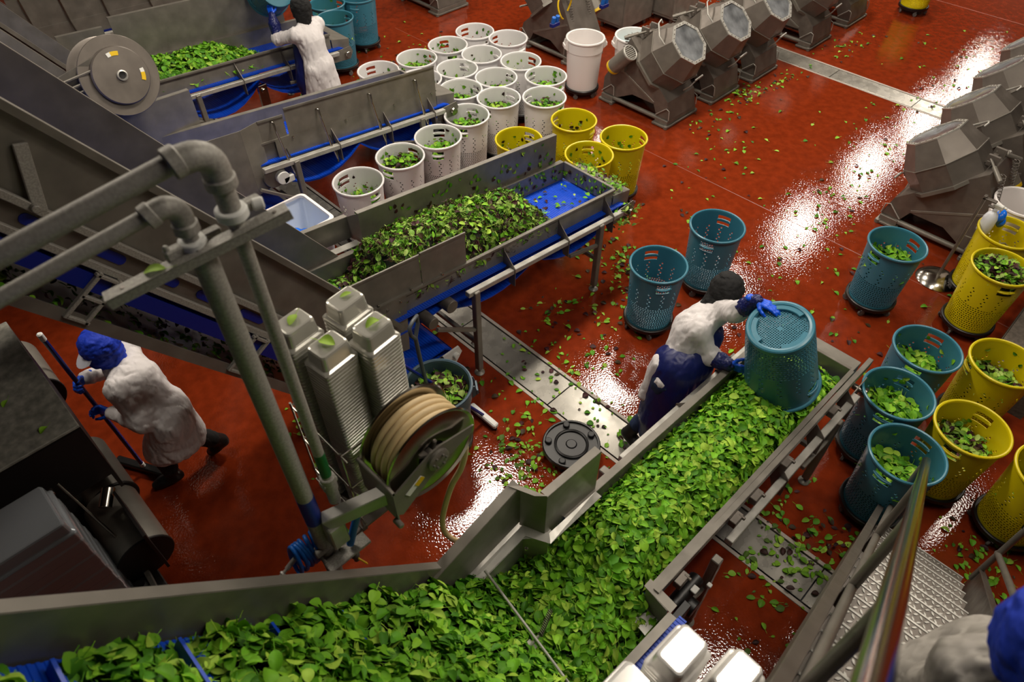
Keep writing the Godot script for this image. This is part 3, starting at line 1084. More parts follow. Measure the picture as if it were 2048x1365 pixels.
# single leaves stuck to the salad trough's walls, lying on its tail ledge and in the elevator's drip pan
func litter(c: Line, zn: float, zf: float, rc: Ramp) -> void:
	var xs: Array = []
	var cs: Array = []
	for i in 70:
		var x := rng.randf_range(2.7, 4.75)
		xs.append(leaf_xf(V(x, c.y(x) + 0.02 + 0.26 * pow(rng.randf(), 1.5), zf - 0.045), Vector3.BACK, 0.045, 0.12)); cs.append(leaf_color("mix"))
	for i in 60:
		var x := rng.randf_range(3.6, 4.85)
		xs.append(leaf_xf(V(x, c.y(x) - 0.17 * rng.randf(), zf + 0.008), Vector3.BACK, 0.04, 0.12)); cs.append(leaf_color("mix"))
	for i in 40:
		xs.append(leaf_xf(V(4.87, c.y(4.87) - 0.17 * rng.randf(), rng.randf_range(zf, zn)), Vector3.LEFT, 0.04, 0.12)); cs.append(leaf_color("mix"))
	for i in 36:
		xs.append(leaf_xf(V(rng.randf_range(4.05, 4.8), c.y(4.4) - 0.195, rng.randf_range(zf + 0.05, zn - 0.05)), UP, 0.05, 0.15)); cs.append(leaf_color("salad"))
	var o := thing("stuck_leaves", "single leaves sticking to the inner walls and belt of the middle salad trough", "leaves")
	o.set_meta("kind", "stuff")
	multi("loose_leaves", leaf_mesh, xs, cs, o)
	xs = []; cs = []
	var fx: Array = []
	var fc: Array = []
	for i in 190:
		var z := rng.randf_range(zf, zn)
		var p := V(4.92 + 0.22 * rng.randf(), c.y(4.9) - 0.10 + rng.randf_range(0.0, 0.05), z)
		if i > 120: p = V(4.88 + rng.randf_range(-0.05, 0.3), c.y(4.9) - 0.20 - 0.22 * rng.randf(), zn + rng.randf_range(0.06, 0.22))
		if rng.randf() < 0.5: fx.append(leaf_xf(p, UP, 0.05, 1.1)); fc.append(leaf_color("salad"))
		else: xs.append(leaf_xf(p, UP, 0.05, 1.1)); cs.append(leaf_color("salad"))
	o = thing("salad_litter", "salad scraps piled on the tail ledge at the middle trough's right end", "leaves")
	o.set_meta("kind", "stuff")
	multi("loose_leaves", leaf_mesh, xs, cs, o)
	multi("frilled_leaves", frisee_mesh, fx, fc, o)
	xs = []; cs = []
	for i in 420:
		xs.append(leaf_xf(rc.p(rng.randf_range(0.4, 3.6), -0.47 + 0.04 * rng.randf(), rng.randf_range(-3.95, -3.37)), rc.u, 0.055, 0.7)); cs.append(leaf_color("dark"))
	o = thing("pan_litter", "dark leaf scraps lying in the drip pan under the long elevator", "leaves")
	o.set_meta("kind", "stuff")
	multi("loose_leaves", leaf_mesh, xs, cs, o)


func lump(x: float, z: float, amp: float, f := 3.0) -> float:
	return amp * lumps.get_noise_2d(x * f * 10.0, z * f * 10.0)


func build_lines() -> void:
	var mb: MB
	# ---- the spinach line nearest the camera
	var a := Line.new(4.33, 1.05, 0.09)
	var zn := -0.63
	var zf := -1.25
	var base := V(4.33, 0, zn)
	var o := trough("steel trough conveyor full of spinach where the bending worker empties a basket", a, zn, zf, 1.72, {"over": -0.01})
	guard(o, "guard_plate", a, -1.27, 1.55, 2.02, -0.12, 0.42, -0.05, base)
	# the wall steps outward and runs on to the elevator
	mb = MB.new(base)
	var yy := 1.73
	mb.plate([V(1.55, yy - 0.44, -1.27), V(1.55, yy, -1.27), V(1.49, yy, -1.42), V(1.49, yy - 0.44, -1.42)], 0.005)
	mb.plate([V(1.55, yy, -1.27), V(1.49, yy, -1.42), V(1.44, yy, -1.47), V(1.50, yy, -1.32)], 0.006)
	part("guard_step", mb, M.steel, o)
	mb = MB.new(base)
	mb.plate([V(1.49, yy, -1.42), V(0.80, yy - 0.16, -1.40), V(0.72, yy - 0.50, -1.40), V(1.49, yy - 0.40, -1.42)], 0.005)
	mb.plate([V(1.49, yy, -1.42), V(0.80, yy - 0.16, -1.40), V(0.80, yy - 0.16, -1.46), V(1.49, yy, -1.48)], 0.006)
	part("guard_plate", mb, M.steel, o)
	mb = MB.new(base)
	mb.plate([V(1.57, 1.30, -1.25), V(1.50, 1.30, -1.40), V(0.74, 1.24, -1.38), V(0.74, 1.24, -1.33), V(1.46, 1.29, -1.34), V(1.53, 1.29, -1.20), V(2.0, 1.27, -1.20), V(2.0, 1.27, -1.25)], 0.006)
	mb.plate([V(1.53, 1.29, -1.22), V(1.53, 0.88, -1.22), V(1.46, 0.88, -1.36), V(1.46, 1.29, -1.36)], 0.004)
	mb.plate([V(1.46, 1.29, -1.36), V(1.46, 0.88, -1.36), V(0.90, 0.90, -1.36), V(0.74, 1.24, -1.36)], 0.004)
	mb.plate([V(1.60, 1.284, -1.20), V(1.60, 1.284, -1.44), V(0.72, 1.23, -1.43), V(0.72, 1.23, -1.32), V(1.44, 1.28, -1.34)], 0.006)
	part("inner_ledge", mb, M.steel_bright, o)
	# near side hopper wall and its cover plate
	mb = MB.new(base)
	mb.plate([V(1.72, 1.29, -0.63), V(1.72, 0.98, -0.63), V(1.70, 0.98, -0.47), V(1.70, 1.29, -0.47)], 0.005)
	mb.plate([V(1.72, 1.29, -0.65), V(1.70, 1.29, -0.45), V(1.76, 1.29, -0.45), V(1.78, 1.29, -0.65)], 0.006)
	mb.plate([V(1.70, 1.29, -0.46), V(1.70, 0.98, -0.46), V(0.85, 0.98, -0.49), V(0.85, 1.30, -0.49)], 0.005)
	mb.plate([V(1.70, 1.29, -0.46), V(0.85, 1.30, -0.49), V(0.85, 1.30, -0.44), V(1.70, 1.29, -0.41)], 0.006)
	part("hopper_wall", mb, M.steel, o)
	mb = MB.new(base)
	mb.plate([V(1.74, 1.09, -0.62), V(1.60, 1.09, -0.62), V(1.58, 1.09, -0.50), V(1.72, 1.09, -0.50)], 0.01)
	part("hopper_ledge", mb, M.steel_bright, o)
	mb = MB.new(base)
	mb.plate([V(1.75, 0.96, -0.49), V(1.75, 0.96, -1.38), V(1.10, 0.84, -1.38), V(1.10, 0.84, -0.49)], 0.01)
	part("hopper_floor", mb, M.steel, o)
	mb = MB.new(base)
	mb.band([V(1.78, 1.17, -0.42), V(1.15, 1.20, -0.44)], V(0, 0, 0.05), 0.03)
	part("drive_belt", mb, M.belt_blue, o)
	mb = MB.new(base)
	mb.cyl(V(1.86, 1.02, -0.50), V(2.12, 1.0, -0.50), 0.05, 14)
	mb.box(V(1.84, 1.02, -0.44), V(0.16, 0.12, 0.05))
	mb.cyl(V(1.98, 0.92, -0.52), V(1.98, 0.92, -0.40), 0.06, 14)
	part("gear_motor", mb, M.black, o)
	mb = MB.new(base)
	mb.box(V(2.02, 1.06, -0.46), V(0.05, 0.02, 0.04)); mb.box(V(2.14, 0.99, -0.42), V(0.03, 0.03, 0.03)); mb.cyl(V(1.80, 1.0, -0.42), V(1.80, 1.0, -0.39), 0.015, 10)
	part("fitting", mb, M.paper_white, o)
	# outer rails of the near side, running past the end
	mb = MB.new(base)
	mb.plate([V(1.74, a.y(1.74) + 0.02, -0.60), V(4.55, a.y(4.55) + 0.02, -0.585), V(4.55, a.y(4.55) + 0.02, -0.55), V(1.74, a.y(1.74) + 0.02, -0.565)], 0.006)
	mb.plate([V(1.74, a.y(1.74) + 0.02, -0.565), V(4.55, a.y(4.55) + 0.02, -0.55), V(4.55, a.y(4.55) - 0.05, -0.55), V(1.74, a.y(1.74) - 0.05, -0.565)], 0.005)
	part("near_rail", mb, M.steel, o)
	for x in [1.95, 2.55, 2.8, 3.2, 3.9]:
		mb = MB.new(base)
		mb.box(V(x, a.y(x) - 0.08, -0.535), V(0.10, 0.06, 0.05))
		mb.cyl(V(x + 0.03, a.y(x) - 0.06, -0.54), V(x + 0.03, a.y(x) - 0.06, -0.49), 0.012, 8)
		part("clamp", mb, M.steel_dark, o)
	mb = MB.new(base)
	var bp: Array = []
	for i in 9: bp.append(V(1.4 + 0.34 * i, a.y(1.4 + 0.34 * i) - 0.012, -1.275))
	bolts(mb, bp, UP)
	part("bolt", mb, M.steel_polished, o)
	# cross rod with a spring above the valley
	mb = MB.new(base)
	mb.tube([V(1.12, 1.36, -1.33), V(0.99, 1.40, -0.52)], 0.008, 10)
	part("cross_rod", mb, M.steel_bright, o)
	mb = MB.new(base)
	var sp: Array = []
	for i in 121:
		var q := i / 120.0
		sp.append(V(1.20 - 0.13 * q, 1.42 - 0.02 * q, -0.90 + 0.05 * q) + V(0.0, 0.013 * cos(q * 80.0), 0.013 * sin(q * 80.0)))
	mb.tube(sp, 0.003, 6)
	part("spring", mb, M.steel_dark, o)
	mb = MB.new(base)
	mb.box(V(0.99, 1.35, -0.86), V(0.08, 0.012, 0.06)); mb.cyl(V(1.07, 1.38, -0.86), V(0.98, 1.35, -0.86), 0.008, 8)
	part("paddle", mb, M.steel_bright, o)

	var ra := Ramp.new(V(1.20, 0.87, 0), 1.33)
	elevator("inclined blue cleated elevator in the foreground carrying spinach up to the left", ra, -0.49, -1.42, 4.4, 0.20, 0.19, false)
	# spinach on the trough, and on the elevator
	var f1 := func(u: float, v: float) -> Vector3:
		var x := lerpf(1.08, 4.28, u)
		var z := lerpf(zf + 0.02, zn - 0.02, v)
		if x < 1.70: z = lerpf(zf - 0.10, zn + 0.13, v)
		var edge := 1.0 - pow(absf(v * 2.0 - 1.0), 3.0)
		var h := -0.16 + 0.17 * edge * smoothstep(4.33, 3.9, x) + lump(x, z, 0.035)
		if x < 1.9: h -= 0.20 * smoothstep(1.9, 1.40, x)
		return V(x, a.y(x) + h, z)
	heap("spinach_heap", "bright green spinach leaves filling the trough beside the bending worker", f1, 52, 12, 6200, "spinach", 0.064, M.leaf_bed, 0.045)
	var f2 := func(u: float, v: float) -> Vector3:
		var t := lerpf(-0.10, 3.3, u)
		var z := lerpf(-1.40, -0.52, v)
		var ph := fposmod(t - 0.25, 0.42) / 0.42
		var h := 0.06 + 0.06 * sin(PI * clampf(1.0 - ph, 0.0, 1.0)) + lump(t * 1.3, z, 0.11, 1.3) - 0.045 * smoothstep(1.2, 2.4, t) + 0.03 * smoothstep(1.0, 0.3, t)
		h -= 0.05 * pow(absf(v * 2.0 - 1.0), 4.0)
		var q := ra.p(t, h, z)
		return q
	var h2 := heap("spinach_heap", "bright green spinach leaves riding on the blue elevator belt in the foreground", f2, 50, 14, 5200, "spinach", 0.070, M.leaf_bed, 0.045)

	# ---- the mixed salad line in the middle
	var c := Line.new(4.88, 1.05, 0.12)
	zn = -3.45
	zf = -4.12
	base = V(4.88, 0, zn)
	o = trough("steel trough conveyor heaped with mixed red and green salad in the middle of the hall", c, zn, zf, 1.62, {"rail": 2.78})
	guard(o, "guard_plate", c, zn + 0.006, 1.66, 2.418, 0.0, 0.31, 0.012, base)
	guard(o, "guard_plate", c, zn + 0.012, 2.42, 2.89, 0.0, 0.325, 0.012, base)
	guard(o, "guard_plate", c, zf - 0.05, 2.38, 4.80, 0.0, 0.32, -0.045, base)
	guard(o, "guard_plate", c, zf - 0.20, 1.50, 2.36, 0.0, 0.22, -0.045, base)
	mb = MB.new(base)
	mb.plate([V(2.36, c.y(2.36), zf - 0.20), V(2.36, c.y(2.36) + 0.22, zf - 0.20), V(2.39, c.y(2.36) + 0.32, zf - 0.05), V(2.39, c.y(2.36), zf - 0.05)], 0.005)
	part("guard_step", mb, M.steel, o)
	mb = MB.new(base)
	mb.plate([V(1.55, c.y(1.55) + 0.02, zf - 0.05), V(2.36, c.y(2.36) + 0.02, zf - 0.05), V(2.36, c.y(2.36) + 0.02, zf - 0.12), V(1.55, c.y(1.55) + 0.02, zf - 0.12)], 0.006)
	part("inner_ledge", mb, M.steel_bright, o)
	mb = MB.new(base)
	mb.plate([V(1.80, c.y(1.8) - 0.02, zn + 0.02), V(1.80, c.y(1.8) - 0.42, zn + 0.02), V(1.92, c.y(1.9) - 0.58, zn + 0.02), V(2.20, c.y(2.2) - 0.62, zn + 0.02), V(2.24, c.y(2.2) - 0.02, zn + 0.02)], 0.008)
	part("head_plate", mb, M.steel, o)
	mb = MB.new(base)
	bp = []
	for x in [1.78, 1.98, 2.3, 2.62]: bp.append(V(x, c.y(x) + 0.012, zn + 0.02))
	for q in [[1.9, -0.1], [2.05, -0.07], [2.18, -0.05], [1.86, -0.2]]: bp.append(V(q[0], c.y(q[0]) + q[1], zn + 0.026))
	bolts(mb, bp, Vector3.BACK, 0.009)
	part("bolt", mb, M.steel_polished, o)
	mb = MB.new(base)
	mb.cyl(V(2.38, c.y(2.38) - 0.33, zn - 0.02), V(2.38, c.y(2.38) - 0.33, zn + 0.16), 0.055, 18)
	part("gear_motor", mb, M.steel_dark, o)
	mb = MB.new(base)
	mb.cyl(V(2.62, c.y(2.62) - 0.30, zn - 0.02), V(2.62, c.y(2.62) - 0.30, zn + 0.12), 0.062, 18)
	part("gear_motor", mb, M.steel_dark, o)
	var rc := Ramp.new(V(1.86, 0.94, 0), 1.5)
	var el := elevator("long inclined steel elevator with slotted side, rising left from the salad trough", rc, -3.40, -4.16, 5.2, 0.33, 0.46, true)
	# its low tail under the trough's head
	base = V(1.86, 0, -3.40)
	mb = MB.new(base)
	mb.band([V(1.9, 0.62, -4.05), V(2.5, 0.60, -4.05), V(2.56, 0.55, -4.05), V(2.52, 0.46, -4.05), V(1.9, 0.45, -4.05)], V(0, 0, 0.72), 0.014)
	part("tail_belt", mb, M.belt_blue, el)
	mb = MB.new(base)
	mb.plate([V(1.7, 0.58, -3.30), V(2.45, 0.57, -3.30), V(2.45, 0.47, -3.30), V(1.7, 0.46, -3.30)], 0.01)
	mb.bar(V(1.75, 0.40, -3.28), V(2.45, 0.40, -3.28), 0.04, 0.04)
	part("tail_frame", mb, M.steel_dark, el)
	mb = MB.new(base)
	mb.plate([V(2.42, 0.60, -3.27), V(2.60, 0.60, -3.27), V(2.63, 0.52, -3.27), V(2.56, 0.43, -3.27), V(2.44, 0.45, -3.27)], 0.02)
	mb.cyl(V(2.55, 0.53, -3.28), V(2.55, 0.53, -3.23), 0.03, 14)
	part("tail_bearing", mb, M.paper_white, el)
	mb = MB.new(base)
	for k in 5:
		mb.tube([V(1.78 + 0.07 * k, 0.60, -3.28), V(1.80 + 0.07 * k, 0.66, -3.25), V(1.83 + 0.07 * k, 0.61, -3.22), V(1.83 + 0.07 * k, 0.54, -3.22)], 0.005, 6)
	part("hook", mb, M.steel_polished, el)
	for z in [-3.32, -4.1]:
		conveyor_leg(el, base, 1.78, z, 0.46)
	mb = MB.new(base)
	mb.plate([V(1.66, 1.02, -3.38), V(2.2, 0.68, -3.38), V(2.2, 0.60, -3.38), V(1.66, 0.62, -3.38)], 0.006)
	mb.plate([V(1.66, 1.02, -4.12), V(2.2, 0.68, -4.12), V(2.2, 0.60, -4.12), V(1.66, 0.62, -4.12)], 0.006)
	part("chute_side", mb, M.belt_blue, el)
	var f3 := func(u: float, v: float) -> Vector3:
		var x := lerpf(1.85, 4.15, u)
		var z := lerpf(zf - 0.03, zn - 0.02, v)
		var edge := 1.0 - pow(absf(v * 2.0 - 1.0), 2.5)
		var body := smoothstep(4.15, 3.75, x) * smoothstep(2.10, 2.35, x)
		var h := -0.20 + 0.30 * edge * body * (0.85 + 0.35 * smoothstep(3.9, 2.9, x)) + 0.08 * body + lump(x, z, 0.05)
		return V(x, c.y(x) + h, z)
	heap("salad_heap", "mixed heap of dark red and frilly green salad in the middle trough", f3, 40, 14, 4200, "salad", 0.056, M.salad_bed, 0.05, 0.55)
	litter(c, zn, zf, rc)

	# ---- the third line behind its tall guard panels
	var d := Line.new(4.88, 1.10, 0.11)
	zn = -6.20
	zf = -6.85
	base = V(4.88, 0, zn)
	o = trough("steel conveyor behind two tiers of tall grey guard panels, left of the white baskets", d, zn, zf, 1.75, {"belt": M.belt_blue, "sag": 0.26})
	guard(o, "guard_panel", d, zn + 0.03, 2.92, 4.87, 0.0, 0.30, 0.008, base)
	guard(o, "guard_panel", d, zn + 0.02, 2.62, 2.90, 0.0, 0.235, 0.008, base)
	guard(o, "lower_panel", d, zn + 0.03, 2.75, 4.87, -0.29, -0.012, 0.0, base)
	for q in [[2.62, -6.18, 2.40, -6.10], [2.40, -6.10, 1.85, -6.08]]:
		mb = MB.new(base)
		mb.plate([V(q[0], d.y(q[0]) - 0.5, q[1]), V(q[2], d.y(q[2]) - 0.5, q[3]), V(q[2], d.y(q[2]) + 0.235, q[3]), V(q[0], d.y(q[0]) + 0.235, q[1])], 0.006)
		part("bent_panel", mb, M.steel, o)
	for q in [[1.9, -6.85, 2.35, -6.92], [1.45, -6.80, 1.9, -6.85]]:
		mb = MB.new(base)
		mb.plate([V(q[0], d.y(q[0]) - 0.3, q[1]), V(q[2], d.y(q[2]) - 0.3, q[3]), V(q[2], d.y(q[2]) + 0.36, q[3]), V(q[0], d.y(q[0]) + 0.36, q[1])], 0.006)
		mb.plate([V(q[0], d.y(q[0]) + 0.36, q[1]), V(q[2], d.y(q[2]) + 0.36, q[3]), V(q[2], d.y(q[2]) + 0.36, q[3] - 0.05), V(q[0], d.y(q[0]) + 0.36, q[1] - 0.05)], 0.006)
		part("far_guard", mb, M.steel, o)
	for x in [2.78, 3.30, 3.95, 4.58]:
		mb = MB.new(base)
		var p := V(x, d.y(x), zn + 0.05)
		mb.tube([p + V(-0.02, 0.20, -0.02), p + V(-0.02, 0.21, 0.03), p + V(-0.01, 0.10, 0.03), p + V(0.02, -0.20, 0.07), p + V(0.04, -0.36, 0.11)], 0.012, 8)
		mb.tube([p + V(0.05, -0.12, 0.01), p + V(0.07, -0.28, 0.07), p + V(0.04, -0.40, 0.11)], 0.009, 8)
		part("stay_rod", mb, M.steel_polished, o)
	mb = MB.new(base)
	bp = []
	for x in [2.95, 3.6, 4.25, 4.8]: bp.append(V(x, d.y(x) - 0.02, zn + 0.036))
	bolts(mb, bp, Vector3.BACK, 0.012)
	part("bolt", mb, M.steel_polished, o)
	mb = MB.new(base)
	mb.cyl(V(2.62, d.y(2.6) - 0.36, zn + 0.02), V(2.62, d.y(2.6) - 0.36, zn + 0.10), 0.125, 24)
	part("drive_cover", mb, M.steel, o)
	mb = MB.new(base)
	mb.cyl(V(2.68, d.y(2.6) - 0.38, zn + 0.09), V(2.68, d.y(2.6) - 0.38, zn + 0.16), 0.07, 20)
	mb.box(V(2.74, d.y(2.6) - 0.42, zn + 0.13), V(0.12, 0.07, 0.06))
	part("bearing_block", mb, M.paper_white, o)
	mb = MB.new(base)
	mb.band([V(1.95, 0.72, -6.75), V(2.5, 0.62, -6.75), V(2.75, 0.50, -6.75)], V(0, 0, 0.9), 0.02)
	part("discharge_belt", mb, M.belt_blue, o)
	var rd := Ramp.new(V(1.75, 0.95, 0), 1.5)
	elevator("inclined steel elevator behind the first one, leading off the panelled conveyor", rd, -6.18, -6.9, 3.4, 0.30, 0.42, false)

	# ---- the far spinach line with the third worker
	var e := Line.new(4.92, 1.05, 0.07)
	zn = -8.45
	zf = -9.12
	base = V(4.92, 0, zn)
	o = trough("far steel trough conveyor beside the worker whose back is turned", e, zn, zf, 1.90, {"belt": M.belt_blue, "sag": 0.30})
	guard(o, "guard_plate", e, zf - 0.05, 2.5, 4.7, 0.0, 0.52, -0.045, base)
	guard(o, "guard_plate", e, zf - 0.10, 1.9, 2.42, 0.0, 0.42, -0.045, base)
	guard(o, "guard_plate", e, zn + 0.01, 1.9, 2.55, 0.0, 0.24, 0.01, base)
	mb = MB.new(base)
	mb.cyl(V(2.45, e.y(2.45) - 0.30, zn + 0.05), V(2.45, e.y(2.45) - 0.30, zn + 0.13), 0.10, 20)
	part("drive_cover", mb, M.paper_white, o)
	mb = MB.new(base)
	mb.cyl(V(2.58, e.y(2.45) - 0.32, zn + 0.10), V(2.58, e.y(2.45) - 0.32, zn + 0.24), 0.05, 16)
	mb.box(V(3.72, 0.66, zn + 0.16), V(0.12, 0.30, 0.05)); mb.cyl(V(3.72, 0.74, zn + 0.18), V(3.72, 0.74, zn + 0.21), 0.03, 14)
	part("gear_motor", mb, M.steel_polished, o)
	var f4 := func(u: float, v: float) -> Vector3:
		var x := lerpf(2.30, 4.0, u)
		var z := lerpf(zf - 0.02, zn - 0.02, v)
		var edge := 1.0 - pow(absf(v * 2.0 - 1.0), 2.5)
		var h := -0.18 + 0.24 * edge * smoothstep(4.0, 3.4, x) * smoothstep(2.2, 2.5, x) + lump(x, z, 0.04)
		return V(x, e.y(x) + h, z)
	heap("spinach_heap", "bright spinach pile lying in the far trough at the worker with his back turned", f4, 26, 10, 1700, "spinach", 0.068, M.leaf_bed, 0.04)
	var re := Ramp.new(V(1.85, 0.95, 0), 1.5)
	elevator("far inclined steel elevator partly hidden behind the round steel reel", re, -8.42, -9.1, 2.6, 0.30, 0.42, false)

	# ---- a last line at the top edge
	var g := Line.new(4.9, 1.05, 0.05)
	zn = -11.0
	zf = -11.65
	base = V(4.9, 0, zn)
	o = trough("steel conveyor at the upper left edge of the hall behind all the other troughs", g, zn, zf, 1.9, {"belt": M.belt_dark, "sag": 0.3})
	guard(o, "guard_panel", g, zn + 0.02, 1.9, 4.85, 0.0, 0.42, 0.01, base)
	guard(o, "lower_panel", g, zn + 0.03, 1.9, 4.85, -0.24, -0.012, 0.0, base)
	for x in [2.05, 2.5, 3.0, 3.6, 4.2]:
		mb = MB.new(base)
		mb.tube([V(x, g.y(x) + 0.38, zn + 0.03), V(x + 0.02, g.y(x), zn + 0.05), V(x + 0.05, g.y(x) - 0.34, zn + 0.17)], 0.012, 8)
		part("stay_rod", mb, M.steel_polished, o)
	var rg := Ramp.new(V(1.75, 0.95, 0), 1.5)
	elevator("inclined steel elevator at the upper left corner, furthest back", rg, -11.0, -11.7, 2.0, 0.30, 0.42, false)


# ---------------------------------------------------------------- spin dryers
func oct_ring(c: Vector3, nn: Vector3, r: float) -> Array:
	var e1 := Vector3.RIGHT
	var e2 := nn.cross(e1)
	var p: Array = []
	for k in 8:
		var a := deg_to_rad(22.5 + 45.0 * k)
		p.append(c + (e1 * cos(a) + e2 * sin(a)) * r)
	return p


var dryer0: Node3D

func make_dryer() -> Node3D:
	var o := thing("spin_dryer", "", "machine")
	var nn := V(0, sin(deg_to_rad(48)), cos(deg_to_rad(48)))
	var w := V(0, 1.08, 0.47)
	# drum
	var mb := MB.new()
	var rings: Array = []
	for q in [[0.0, 0.30], [0.27, 0.42], [0.52, 0.42]]: rings.append(oct_ring(w - nn * q[0], nn, q[1]))
	for i in 2:
		for k in 8:
			mb.quad(rings[i + 1][k], rings[i + 1][(k + 1) % 8], rings[i][(k + 1) % 8], rings[i][k])
	part("drum", mb, M.steel_dark, o)
	mb = MB.new()
	var a := oct_ring(w - nn * 0.52, nn, 0.455)
	var b := oct_ring(w - nn * 0.555, nn, 0.455)
	mb.plate(a, 0.004); mb.plate(b, 0.004)
	for k in 8: mb.quad(b[k], b[(k + 1) % 8], a[(k + 1) % 8], a[k])
	part("flange", mb, M.steel, o)
	mb = MB.new()
	a = oct_ring(w - nn * 0.27 + nn * 0.002, nn, 0.425)
	for k in 8: mb.bar(a[k], a[(k + 1) % 8], 0.012, 0.012, nn)
	part("seam", mb, M.steel, o)
	# window: frame, cover, bolts
	mb = MB.new()
	a = oct_ring(w + nn * 0.012, nn, 0.305)
	b = oct_ring(w + nn * 0.012, nn, 0.262)
	var a2 := oct_ring(w - nn * 0.004, nn, 0.305)
	for k in 8:
		var l := (k + 1) % 8
		mb.quad(b[k], a[k], a[l], b[l])
		mb.quad(a[k], a2[k], a2[l], a[l])
		mb.quad(b[l], b[l] - nn * 0.012, b[k] - nn * 0.012, b[k])
	part("window_frame", mb, M.steel_bright, o)
	mb = MB.new()
	var g := oct_ring(w, nn, 0.266)
	for k in 8: mb.flat(w - nn * 0.015, g[k], g[(k + 1) % 8])
	part("window_cover", mb, M.glass_cover, o)
	mb = MB.new()
	for k in 8:
		for f in [0.2, 0.5, 0.8]:
			var p: Vector3 = ((a[k] + b[k]) / 2).lerp((a[(k + 1) % 8] + b[(k + 1) % 8]) / 2, f)
			mb.cyl(p, p + nn * 0.007, 0.007, 6, 0.001)
	part("bolt", mb, M.steel_dark, o)
	# grab handle on the upper left facet and hinge at the top
	mb = MB.new()
	var c1 := w - nn * 0.10 + V(-0.27, 0.06, -0.09)
	mb.tube([c1, c1 + V(-0.03, 0.03, -0.02), c1 + V(-0.03, 0.11, -0.12), c1 + V(0.06, 0.22, -0.22), c1 + V(0.14, 0.24, -0.24), c1 + V(0.15, 0.20, -0.22)], 0.011, 8)
	part("grab_bar", mb, M.steel_bright, o)
	mb = MB.new()
	var hp := w - nn * 0.45 + nn.cross(Vector3.RIGHT) * 0.43
	mb.bar(hp + V(-0.13, 0, 0), hp + V(0.13, 0, 0), 0.05, 0.05)
	mb.box(hp + V(-0.1, 0.04, -0.02), V(0.03, 0.10, 0.12)); mb.box(hp + V(0.1, 0.04, -0.02), V(0.03, 0.10, 0.12))
	part("hinge", mb, M.steel_dark, o)
	for s in [-1.0, 1.0]:
		mb = MB.new()
		var p0 := hp + V(0.09 * s, 0.05, 0.02)
		var p1 := V(0.30 * s, 0.98, -0.36)
		mb.cyl(p0, p0.lerp(p1, 0.45), 0.014, 10)
		mb.cyl(p0.lerp(p1, 0.4), p1, 0.026, 12)
		part("gas_strut", mb, M.steel, o)
		mb = MB.new()
		var sp: Array = []
		for i in 73:
			var q := i / 72.0
			sp.append(V(0.20 * s, 1.02 - 0.42 * q, -0.34 - 0.10 * q) + V(0.03 * cos(q * 75.0), 0, 0.03 * sin(q * 75.0)))
		mb.tube(sp, 0.005, 5)
		part("coil_spring", mb, M.steel_dark, o)
	# body: a V of two sheet columns under the drum
	mb = MB.new()
	var pz := [[0.50, 0.36], [0.57, 0.12], [0.36, 0.11], [0.28, 0.26], [-0.10, 0.26], [-0.36, 0.12], [-0.62, 0.12], [-0.62, 0.34], [-0.46, 0.62], [-0.24, 1.02], [0.12, 0.70]]
	for s in [-1.0, 1.0]:
		var pts: Array = []
		for q in pz: pts.append(V(0.31 * s, q[1], q[0]))
		if s < 0: pts.reverse()
		mb.plate(pts, 0.006)
	for k in pz.size():
		var q: Array = pz[k]
		var r: Array = pz[(k + 1) % pz.size()]
		mb.plate([V(-0.31, q[1], q[0]), V(0.31, q[1], q[0]), V(0.31, r[1], r[0]), V(-0.31, r[1], r[0])], 0.004)
	part("body", mb, M.steel_dark, o)
	for s in [-1.0, 1.0]:
		mb = MB.new()
		mb.bar(V(0.316 * s, 0.60, -0.44), V(0.316 * s, 0.28, 0.28), 0.006, 0.03)
		part("weld_seam", mb, M.steel, o)
	# feet with their clamps, and the tubes between them
	for z in [0.46, -0.52]:
		mb = MB.new()
		mb.box(V(0, 0.025, z), V(0.74, 0.03, 0.26))
		mb.box(V(0, 0.075, z), V(0.68, 0.07, 0.21))
		for s in [-1.0, 1.0]:
			mb.cyl(V(0.35 * s, 0.0, z + 0.1), V(0.35 * s, 0.05, z + 0.1), 0.03, 12)
		part("foot", mb, M.steel, o)
		mb = MB.new()
		for s in [-1.0, 1.0]:
			mb.tube([V(0.325 * s, 0.13, z + 0.11), V(0.33 * s, 0.26, z + 0.10), V(0.33 * s, 0.28, z + 0.05), V(0.33 * s, 0.14, z - 0.11)], 0.007, 6)
		part("corner_rod", mb, M.steel_bright, o)
	for s in [-1.0, 1.0]:
		mb = MB.new()
		mb.cyl(V(0.30 * s, 0.085, -0.42), V(0.30 * s, 0.085, 0.40), 0.032, 14)
		part("tie_tube", mb, M.steel, o)
	# pull lever low at the front
	mb = MB.new()
	mb.tube([V(0.0, 0.44, 0.52), V(0.02, 0.52, 0.60), V(0.16, 0.56, 0.60)], 0.009, 8)
	mb.cyl(V(0.12, 0.56, 0.60), V(0.30, 0.58, 0.60), 0.014, 10)
	part("lever", mb, M.steel_bright, o)
	# motor on the back left corner
	mb = MB.new()
	var m0 := V(-0.42, 0.58, -0.42)
	mb.cyl(m0, m0 + nn * 0.40, 0.105, 20, 0.012)
	mb.box(m0 + nn * 0.14 + V(0.09, -0.06, 0.0), V(0.10, 0.14, 0.16))
	part("motor", mb, M.steel, o)
	mb = MB.new()
	mb.cyl(m0 + nn * 0.005, m0 + nn * 0.05, 0.1065, 20)
	part("motor_band", mb, M.yellow, o)
	mb = MB.new()
	mb.lathe([Vector2(0.112, 0.0), Vector2(0.112, 0.02), Vector2(0.102, 0.028), Vector2(0.092, 0.02)], 20, Transform3D(Basis(Vector3.RIGHT, nn, Vector3.RIGHT.cross(nn)), m0 + nn * 0.395))
